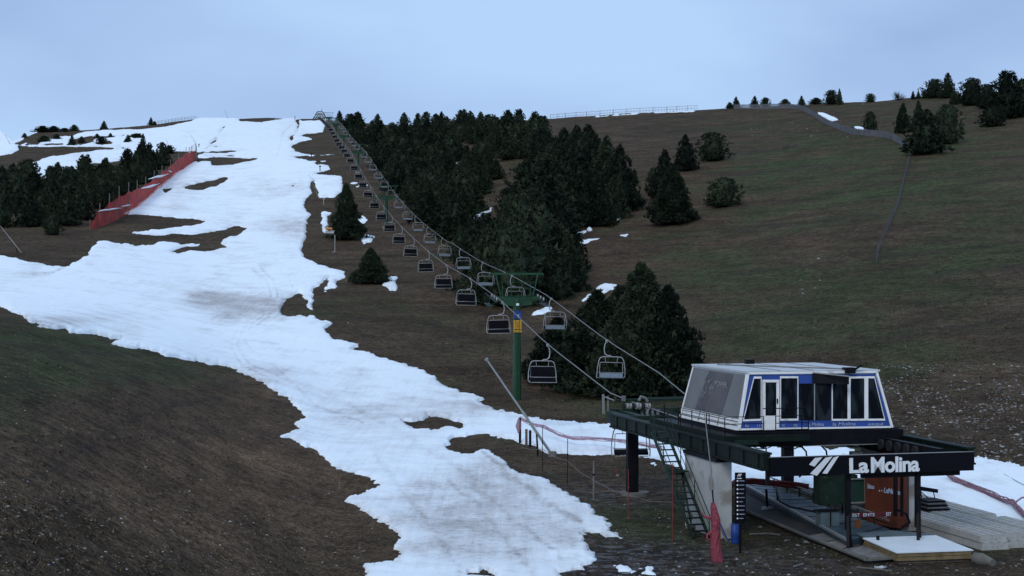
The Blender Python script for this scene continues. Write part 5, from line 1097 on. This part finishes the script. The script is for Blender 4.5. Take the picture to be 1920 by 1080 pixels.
t, s_ = at_px('rolled_net', 'pink safety net bundled round a leaning post in front of the stairs', 'net', 1346, 1054)
MB().tube([(0, .03, 0), (-.2, .05, (1054 - 919) * s_)], .03, 6).build('post', M['black'], t)
m2 = MB(); rr_ = []
for i in range(15):
    z = .02 + i * .16; x = -.0 - .075 * z - .04 * math.sin(z * 3); rr_.append((x, -.02, z))
m2.tube(rr_, [.20, .22, .21, .20, .19, .18, .17, .17, .14, .16, .17, .14, .12, .10, .05], 9)
for i, v in enumerate(m2.v): m2.v[i] = (v[0] * 1.0 + .035 * math.sin(i * 2.1), v[1] + .03 * math.cos(i * 1.7), v[2] + .02 * math.sin(i * 1.3))
m2.build('net', M['pink'], t)
for q in range(7):
    a_ = q * .9; pz_ = [(x + .17 * math.cos(a_ + i * .22) * (1 - i / 17), y + .15 * math.sin(a_ + i * .22), z + R.uniform(-.03, .03)) for i, (x, y, z) in enumerate(rr_[: 8 + q])]
    MB().tube(pz_, [R.uniform(.03, .075) for _ in pz_], 6).build('net_fold', M['pink'], t)
m2 = MB(); m2.tube([(-.1, 0, 1.75), (-.35, 0, 1.7), (-.55, .02, 1.75), (-.6, 0, 1.9)], [.06, .07, .05, .02], 6); m2.tube([(-.05, 0, 1.3), (-.4, 0, 1.05), (-.42, 0, .9), (-.3, 0, .85)], [.05, .06, .05, .04], 6); m2.build('net_tail', M['pink'], t)
t, s_ = at_px('blue_prop', 'blue board leaning against the concrete pier behind the pink net', 'board', 1365, 1018)
m2 = MB(); m2.bar((.05, .3, .0), (-.55, .35, 1.3), .12, .08); m2.build('board', M['bluebar'], t)
m2 = MB(); m2.bar((-.02, .25, .0), (-.42, .32, .95), .1, .06); m2.build('plank', M['woody'], t)
t, s_ = at_px('long_pole', 'tall thin pole standing against the cabin railing', 'pole', 1339, 1020)
MB().tube([(0, 0, 0), (-.12, 0, 3.0), (-.38, .1, 5.35)], [.03, .028, .02], 6).build('pole', M['galv'], t)
t, s_ = at_px('broken_plate', 'pale curved plate lying on the ground left of the stairs', 'plate', 1302, 993)
MB().tube([(-.42, 0, .05), (-.1, .02, .14), (.2, 0, .10), (.45, 0, .04)], [.03, .13, .12, .02], 7).build('plate', M['concdark'], t)
for (x0, y0, x1, y1, lb, w_) in [(1405, 1001, 1440, 1000, 'thin plank lying on the ground right of the information board', .08), (1442, 1000, 1463, 1003, 'short plank lying end to end with the thin plank', .09), (1232, 925, 1290, 922, 'plank on the grass left of the concrete pier', .08),
                                 (1488, 1062, 1506, 1057, 'small pale rod on the mud below the kerb', .04), (1606, 1063, 1672, 1070, 'thin stick lying beside the white rag', .035)]:
    p, q = PZ(x0, y0, .06), PZ(x1, y1, .06); m2 = MB(); m2.bar(p, q, w_, .05); o = m2.build('plank' if 'plank' in lb else 'stick', M['concdark'] if 'rod' not in lb else M['galv'], None, p); tag(o, lb, 'plank' if 'plank' in lb else 'stick')
p = PZ(1650, 1066, .03); m2 = MB()
for k in range(9): m2.tube([(R.uniform(-.2, .2), R.uniform(-.1, .1), .02), (R.uniform(-.25, .25), R.uniform(-.1, .1), .06), (R.uniform(-.2, .2), 0, .03)], [.02, .05, .02], 5)
m2.v = [tuple(Vector(v) + p) for v in m2.v]; o = m2.build('rag', M['roofw'], None, p); tag(o, 'crumpled white rag on the mud in front of the slab', 'rag')
t, s_ = at_px('barrier_post', 'dark post in a round pale foot on the slab', 'post', 1439, 955, .15)
MB().tube([(0, 0, .1), (-.06, 0, .95)], .06, 8).build('post', M['black'], t); MB().tube([(0, 0, 0), (0, 0, .1), (0, 0, .12)], [.28, .27, .2], 14).build('foot', M['conc'], t)
for px, py, r_ in ((1512, 1017, .22), (1482, 1040, .1), (1458, 1030, .12), (1545, 1028, .1), (1300, 990, .1)):
    p = PZ(px, py, 0); v, f = stone(r_); m2 = MB(); m2.add([tuple(Vector(q) + p) for q in v], f); o = m2.build('rock', M['concdark'], None, p); tag(o, {1512: 'largest pale rock beside the kerb', 1482: 'small rock below the largest rock by the kerb', 1458: 'flat rock left of the kerb stones', 1545: 'small rock touching the kerb', 1300: 'small rock beside the curved plate'}[px], 'rock')
# thin stakes, posts and the boundary rope
stk = [(1017, 884, 800, .022, 'black', 'thin dark stake where the snow ends, left of the grey post'), (1064, 906, 822, .022, 'black', 'second thin dark stake with a tape mark'), (1113, 935, 864, .05, 'wood', 'thick grey wooden post on the grass left of the station'), (1178, 975, 880, .022, 'red', 'thin red stake in front of the dark column'), (1261, 1016, 868, .02, 'red', 'thin orange-red stake left of the stairs')]
tops = []
for px, yb, yt, r_, mm, lb in stk:
    t, s_ = at_px('stake', lb, 'stake', px, yb, group='stakes along the boundary rope'); h = (yb - yt) * s_
    MB().tube([(0, 0, -.05), (.01, 0, h)], r_, 6).build('shaft', M[mm], t); MB().tube([(0.006, 0, h * .62), (0.006, 0, h * .66)], r_ * 1.9, 6).build('clip', M['black'] if mm != 'red' else M['red'], t); tops.append(t.location + Vector((0, 0, h * .5)))
m2 = MB(); rp_ = [tops[0] + Vector((-1.2, 3, -.2))]
for p, q in zip([rp_[0]] + tops, tops + [PZ(1300, 990, .25)]): rp_ += [p.lerp(q, .5) - Vector((0, 0, .12)), q]
m2.tube(rp_, .014, 5); o = m2.build('boundary_rope', M['wood']); tag(o, 'thin slack rope strung along the stakes on the grass', 'rope')
for px, y0, y1, lb in ((975, 832, 784, 'tallest snow-edge post, wrapped in pink net'), (987, 835, 806, 'middle dark post at the snow edge'), (993, 838, 808, 'short post at the snow edge, right of the other two')):
    t, s_ = at_px('edge_post', lb, 'post', px if px != 993 else 994, y1 and y0, group='posts at the foot of the leaning lance'); h = (y0 - y1) * s_
    MB().tube([(0, 0, -.1), (0, 0, h)], .085, 8).build('shaft', M['black'] if px != 987 else M['postw'], t); MB().tube([(0, 0, h), (0, 0, h + .04)], .09, 8).build('cap', M['black'], t)
    if px == 975: MB().tube([(-.08, 0, .7), (-.1, -.05, 1.2), (-.06, -.05, 1.7)], [.06, .2, .08], 8).build('net_wrap', M['netfade'], t)
t, s_ = at_px('marker', 'small red marker on the grass left of the dark column', 'marker', 1157, 893)
MB().tube([(0, 0, .12), (-.1, 0, .38)], .055, 7).build('flag', M['red'], t); MB().tube([(.02, 0, .0), (.04, 0, .12)], [.12, .08], 7).build('foot', M['wood'], t)

# snow lances
def lance(px0, py0, px1, py1, r_, lb, foot=True):
    p = PZ(px0, py0, .05) if (py0 > 800 and px0 > 800) else G(px0, py0); q = P(px1, py1, p.y - .3); t = thing('snow_lance', lb, 'snow lance', p, 0, 'snow lances beside the piste'); d = q - p
    MB().tube([(0, 0, 0), d * .45, d * .46, d], [r_ * 1.2, r_ * 1.1, r_ * .8, r_ * .7], 8).build('tube', M['galv'], t)
    MB().tube([d * .985, d * 1.0], r_ * 1.6, 8).build('nozzle_head', M['galv'], t)
    MB().tube([(0, 0, -.1), (0, 0, .25)], [.3 if foot else .15, .25 if foot else .12], 10).build('foot', M['concdark'], t)
    if foot: MB().tube([(d.x * .22, .1, 0), d * .24], [.07, .06], 6).build('strut', M['black'], t)
lance(1036, 854, 911, 672, .075, 'long snow lance leaning left in front of the nearest pylon')
lance(40, 474, 1, 424, .06, 'snow lance leaning left at the left edge of the picture')
lance(428, 224, 421, 207, .1, 'thin snow lance on the piste skyline', False); lance(320, 283, 312, 262, .09, 'thin snow lance above the round bush', False); lance(592, 340, 578, 328, .06, 'short snow lance at the right edge of the piste', False)
lance(20, 272, 10, 254, .1, 'thin snow lance in the far left snow', False); lance(598, 372, 586, 342, .045, 'thin lance tube lying along the snow block right of the piste', False); lance(368, 270, 358, 253, .08, 'thin snow lance above the top of the red fence', False)
# hydrants and snow gun on the right edge of the piste
for px, py, h, lb in ((600, 322, 12, 'small dark hydrant on the snow block right of the piste'), (553, 226, 8, 'tiny post on the skyline right of the piste'), (584, 296, 9, 'tiny hydrant at the thin snow band'), (607, 384, 13, 'pale hydrant above the narrow snow strip'), (373, 277, 8, 'tiny post right of the white gate')):
    p = G(px, py); s_ = p.y / FPX; t = thing('hydrant', lb, 'hydrant', p, 0, 'hydrants along the piste'); MB().tube([(0, 0, 0), (0, 0, h * s_)], .14, 7).build('pipe', M['black'] if px != 607 else M['galv'], t); MB().tube([(-.3, 0, h * s_ * .8), (.35, 0, h * s_ * .85)], .12, 6).build('valve', M['black'] if px != 607 else M['galv'], t)
p = G(628, 472); s_ = p.y / FPX; t = thing('snow_gun', 'snow gun with an orange-striped body at the foot of the narrow pine', 'snow gun', p)
MB().tube([(0, 0, 0), (0, 0, 33 * s_)], .10, 8).build('mast', M['galv'], t); MB().tube([(0, 0, 0), (0, 0, .12)], .5, 12).build('foot', M['conc'], t)
MB().tube([(-.2, 0, 36 * s_), (-1.7, 0, 37 * s_)], [.28, .36], 12).build('barrel', M['galv'], t)
MB().tube([(-.5, -.1, 44 * s_), (-1.6, -.1, 44.5 * s_)], [.22, .25], 10).build('orange_barrel', mat('gun_orange', (.5, .2, .05), .6), t)
m2 = MB(); m2.box(-.9, -.1, -.15, .15, 38 * s_, 41 * s_); m2.build('bracket', M['galv'], t)

# ------------------------------------------------------------ fences and nets
def ribbon_net(name, label, base, hts, m, seg=3, post=None, postm='wood', group=None, cat='fence', lean=(0, 0), postr=.07, over=1.2, postevery=1):
    pts = [G(x, y) for x, y in base]; p0 = pts[0]; t = thing(name, label, cat, p0, 0, group)
    fine = []
    for i in range(len(pts) - 1):
        for k in range(seg):
            f = k / seg; fine.append((pts[i].lerp(pts[i + 1], f), hts[i] + (hts[i + 1] - hts[i]) * f))
    fine.append((pts[-1], hts[-1])); V_, F_ = [], []
    for i, (p, h) in enumerate(fine):
        hh = h * (1 - .10 * (i % seg != 0))
        for r_ in range(4): f = r_ / 3; V_.append(tuple(p - p0 + Vector((lean[0] * hh * f + .12 * math.sin(i * 1.7 + r_ * 2), lean[1] * hh * f + .12 * math.cos(i * 2.3 + r_), hh * f - .15)) ))
    for i in range(len(fine) - 1):
        for r_ in range(3): k = i * 4 + r_; F_.append((k, k + 4, k + 5, k + 1))
    m2 = MB(); m2.add(V_, F_, True); m2.build('net', m, t)
    for i in range(0, len(fine), seg * postevery):
        p, h = fine[i]; d = p - p0; m2 = MB(); m2.tube([d + Vector((0, .15, -.3)), d + Vector((lean[0] * h * over + .0, lean[1] * h * over + .15, h * over))], postr, 6); m2.build('post', M[postm], t)
    return t
rnf = ribbon_net('red_net_fence', 'tall red safety net fence running down the left side of the piste', [(168, 431), (186, 425), (204, 419), (222, 411), (240, 402), (256, 391), (272, 379), (288, 365), (303, 352), (319, 338), (334, 325), (348, 314), (359, 306), (368, 299)],
           [1.5, 3.6, 4.6, 5.2, 5.2, 4.9, 4.6, 4.6, 4.5, 4.6, 4.8, 5.0, 4.6, 3.6], M['netred'], seg=3, lean=(.02, 0), over=1.35, postr=.09)
for (x0, y0, x1, y1, w_) in ((184, 396, 230, 390, .6), (226, 388, 245, 384, .5), (262, 354, 300, 344, .8), (278, 336, 316, 326, 1), (316, 320, 322, 323, .6)):
    bx_ = [168, 204, 240, 272, 303, 334, 368]; by_ = [431, 419, 402, 379, 352, 325, 299]; V3 = []
    for k in range(7):
        x = x0 + (x1 - x0) * k / 6; y = y0 + (y1 - y0) * k / 6; Y = float(depth(x, np.interp(x, bx_, by_))) - .8; V3.append(P(x, y + R.uniform(-.6, .6), Y) - rnf.location)
    rr_ = [.05, .22, .30, .34, .30, .2, .05]; MB().tube(V3, [q * w_ for q in [v * R.uniform(.6, 1.2) for v in rr_]], 6).build('snow_clump', bpy.data.materials['old_snow'], rnf)
t0 = G(358, 300); t = thing('white_gate', 'white slanted gate frame at the top end of the red net fence', 'gate', t0); s_ = t0.y / FPX
c4g = [(-4 * s_, 0, 14 * s_), (9 * s_, 0, 18 * s_), (9 * s_, 0, 30 * s_), (-4 * s_, 0, 20 * s_)]; m2 = MB()
for i in range(4): m2.bar(c4g[i], c4g[(i + 1) % 4], .22, .22)
for f in (.33, .66): m2.bar(Vector(c4g[0]).lerp(Vector(c4g[3]), f), Vector(c4g[1]).lerp(Vector(c4g[2]), f), .12, .12)
m2.build('frame', M['white'], t); m2 = MB(); m2.bar((10 * s_, 0, 0), (9 * s_, 0, 31 * s_), .25, .25); m2.bar((-5 * s_, 0, 5 * s_), (-3 * s_, 0, 24 * s_), .2, .2); m2.build('post', M['galv'], t)

def slat_fence(base, h, name, label, slat_step, mm, sw_=.10, rails=(.25, .8), postr=.07, poststep=6, gap=False):
    pts = [G(x, y) for x, y in base]; p0 = pts[0]; t = thing(name, label, 'fence', p0)
    Ls = MB(); rails_ = MB(); acc = 0; nxt = 0; npst = 0
    for i in range(len(pts) - 1):
        p, q = pts[i], pts[i + 1]; L_ = (q - p).length; d = (q - p) / L_
        while nxt <= acc + L_:
            c = p + d * (nxt - acc) - p0; hj = h * R.uniform(.93, 1.04); sd_ = Vector((d.x, d.y, 0)).normalized() * sw_ / 2
            Ls.add([c - sd_ + Vector((0, 0, .03)), c + sd_ + Vector((0, 0, .03)), c + sd_ + Vector((0, 0, hj)), c - sd_ + Vector((0, 0, hj)), c - sd_ + Vector((0, .03, .03)), c + sd_ + Vector((0, .03, .03)), c + sd_ + Vector((0, .03, hj)), c - sd_ + Vector((0, .03, hj))], [(0, 1, 2, 3), (7, 6, 5, 4), (0, 3, 7, 4), (1, 5, 6, 2), (3, 2, 6, 7)]); nxt += slat_step
        for r_ in rails: rails_.bar(p - p0 + Vector((0, .05, h * r_)), q - p0 + Vector((0, .05, h * r_)), .05, .09)
        k = int(L_ // poststep) + 1
        for j in range(k):
            c = p + d * (j * L_ / k) - p0; m2 = MB(); m2.tube([c + Vector((0, .1, -.4)), c + Vector((0, .1, h * 1.08))], postr, 5); m2.build('post', M[mm], t); npst += 1
        acc += L_
    o = Ls.build('slats', M[mm], t); o['kind'] = 'stuff'; rails_.build('rail', M[mm], t); return t
M['fenced'] = mat('dark_slats', (.085, .09, .10), .9, var=.3, scale=.5)
M['fencew'] = mat('bleached_slats', (.125, .13, .14), .9, var=.25, scale=.5)
slat_fence([(1376, 204), (1410, 204.5), (1450, 204), (1480, 204), (1500, 206), (1514, 212), (1532, 222), (1552, 235), (1575, 245), (1600, 252), (1630, 256), (1655, 258), (1675, 263), (1688, 270), (1697, 278), (1705, 287)], 1.75, 'slat_fence', 'grey wooden slat fence curving along the right-hand ridge down to the tree clump', .34, 'fencew', sw_=.24)
slat_fence([(1706, 290), (1705, 302), (1701, 318), (1696, 336), (1692, 355), (1687, 376), (1680, 398), (1669, 424), (1658, 448), (1648, 472), (1643, 500)], 1.55, 'slat_fence', 'grey wooden slat fence running straight down the right hillside below the tree clump', .8, 'fenced', sw_=.10, rails=(.5,), postr=.05)
slat_fence([(1032, 224), (1060, 221.5), (1100, 219), (1150, 216), (1200, 213), (1250, 210), (1308, 206.5)], 1.9, 'rail_fence', 'light rail fence along the middle of the skyline', 1.1, 'wood', sw_=.06, rails=(.45, .95), poststep=5)
slat_fence([(283, 234), (310, 230), (340, 226), (370, 223.5)], 1.8, 'rail_fence', 'low rail fence on the left skyline above the piste', 1.3, 'wood', sw_=.06, rails=(.5, .95), poststep=5)

# fallen nets lying on the snow
def netrope(name, label, pts, r0, strands, m, rr=.018):
    P3 = [PZ(x, y, z) for x, y, z in pts]; p0 = P3[0]; t = thing(name, label, 'net', p0)
    fine = []
    for i in range(len(P3) - 1):
        for k in range(6): fine.append(P3[i].lerp(P3[i + 1], k / 6) - p0)
    fine.append(P3[-1] - p0)
    for s in range(strands):
        ph = R.random() * 6.28; q = []
        for i, c in enumerate(fine):
            env = r0 * (.35 + .65 * abs(math.sin(i * .23 + s * .4))); a = ph + i * .25 + s
            q.append(c + Vector((env * math.cos(a) * .6, env * .4 * math.sin(a * 1.3), env * math.sin(a))))
        MB().tube(q, rr, 4).build('net_strand', m, t)
    return t
netrope('fallen_net', 'faded pink net sagging in a long curve over the snow behind the leaning lance', [(975, 784, 1.6), (1000, 797, 1.2), (1022, 801, 1.1), (1048, 814, .8), (1075, 821, .7), (1120, 823, .7), (1160, 827, .8), (1200, 832, .9), (1240, 838, .9)], .12, 8, M['netpale'], .03)
netrope('fallen_net', 'faded red net twisted across the snow at the right edge', [(1772, 884, .5), (1790, 899, .3), (1815, 909, .3), (1850, 922, .3), (1880, 935, .35), (1900, 943, .4), (1912, 955, .4), (1930, 975, .4)], .15, 12, M['netfade'], .03)
netrope('fallen_net', 'short tail of faded net splitting off at the far right', [(1900, 942, .4), (1915, 935, .5), (1945, 933, .5)], .08, 4, M['netfade'], .02)
netrope('orange_net', 'red net band along the far side of the loading carpet', [(1366, 912, 1.0), (1385, 902, 1.1), (1420, 903, 1.1), (1470, 908, 1.0), (1515, 912, .9)], .12, 18, M['red'], .05)
netrope('loose_wire', 'thin dark wire lying across the snow at the right edge', [(1850, 865, .2), (1885, 890, .2), (1940, 920, .2)], .01, 1, M['black'], .015)
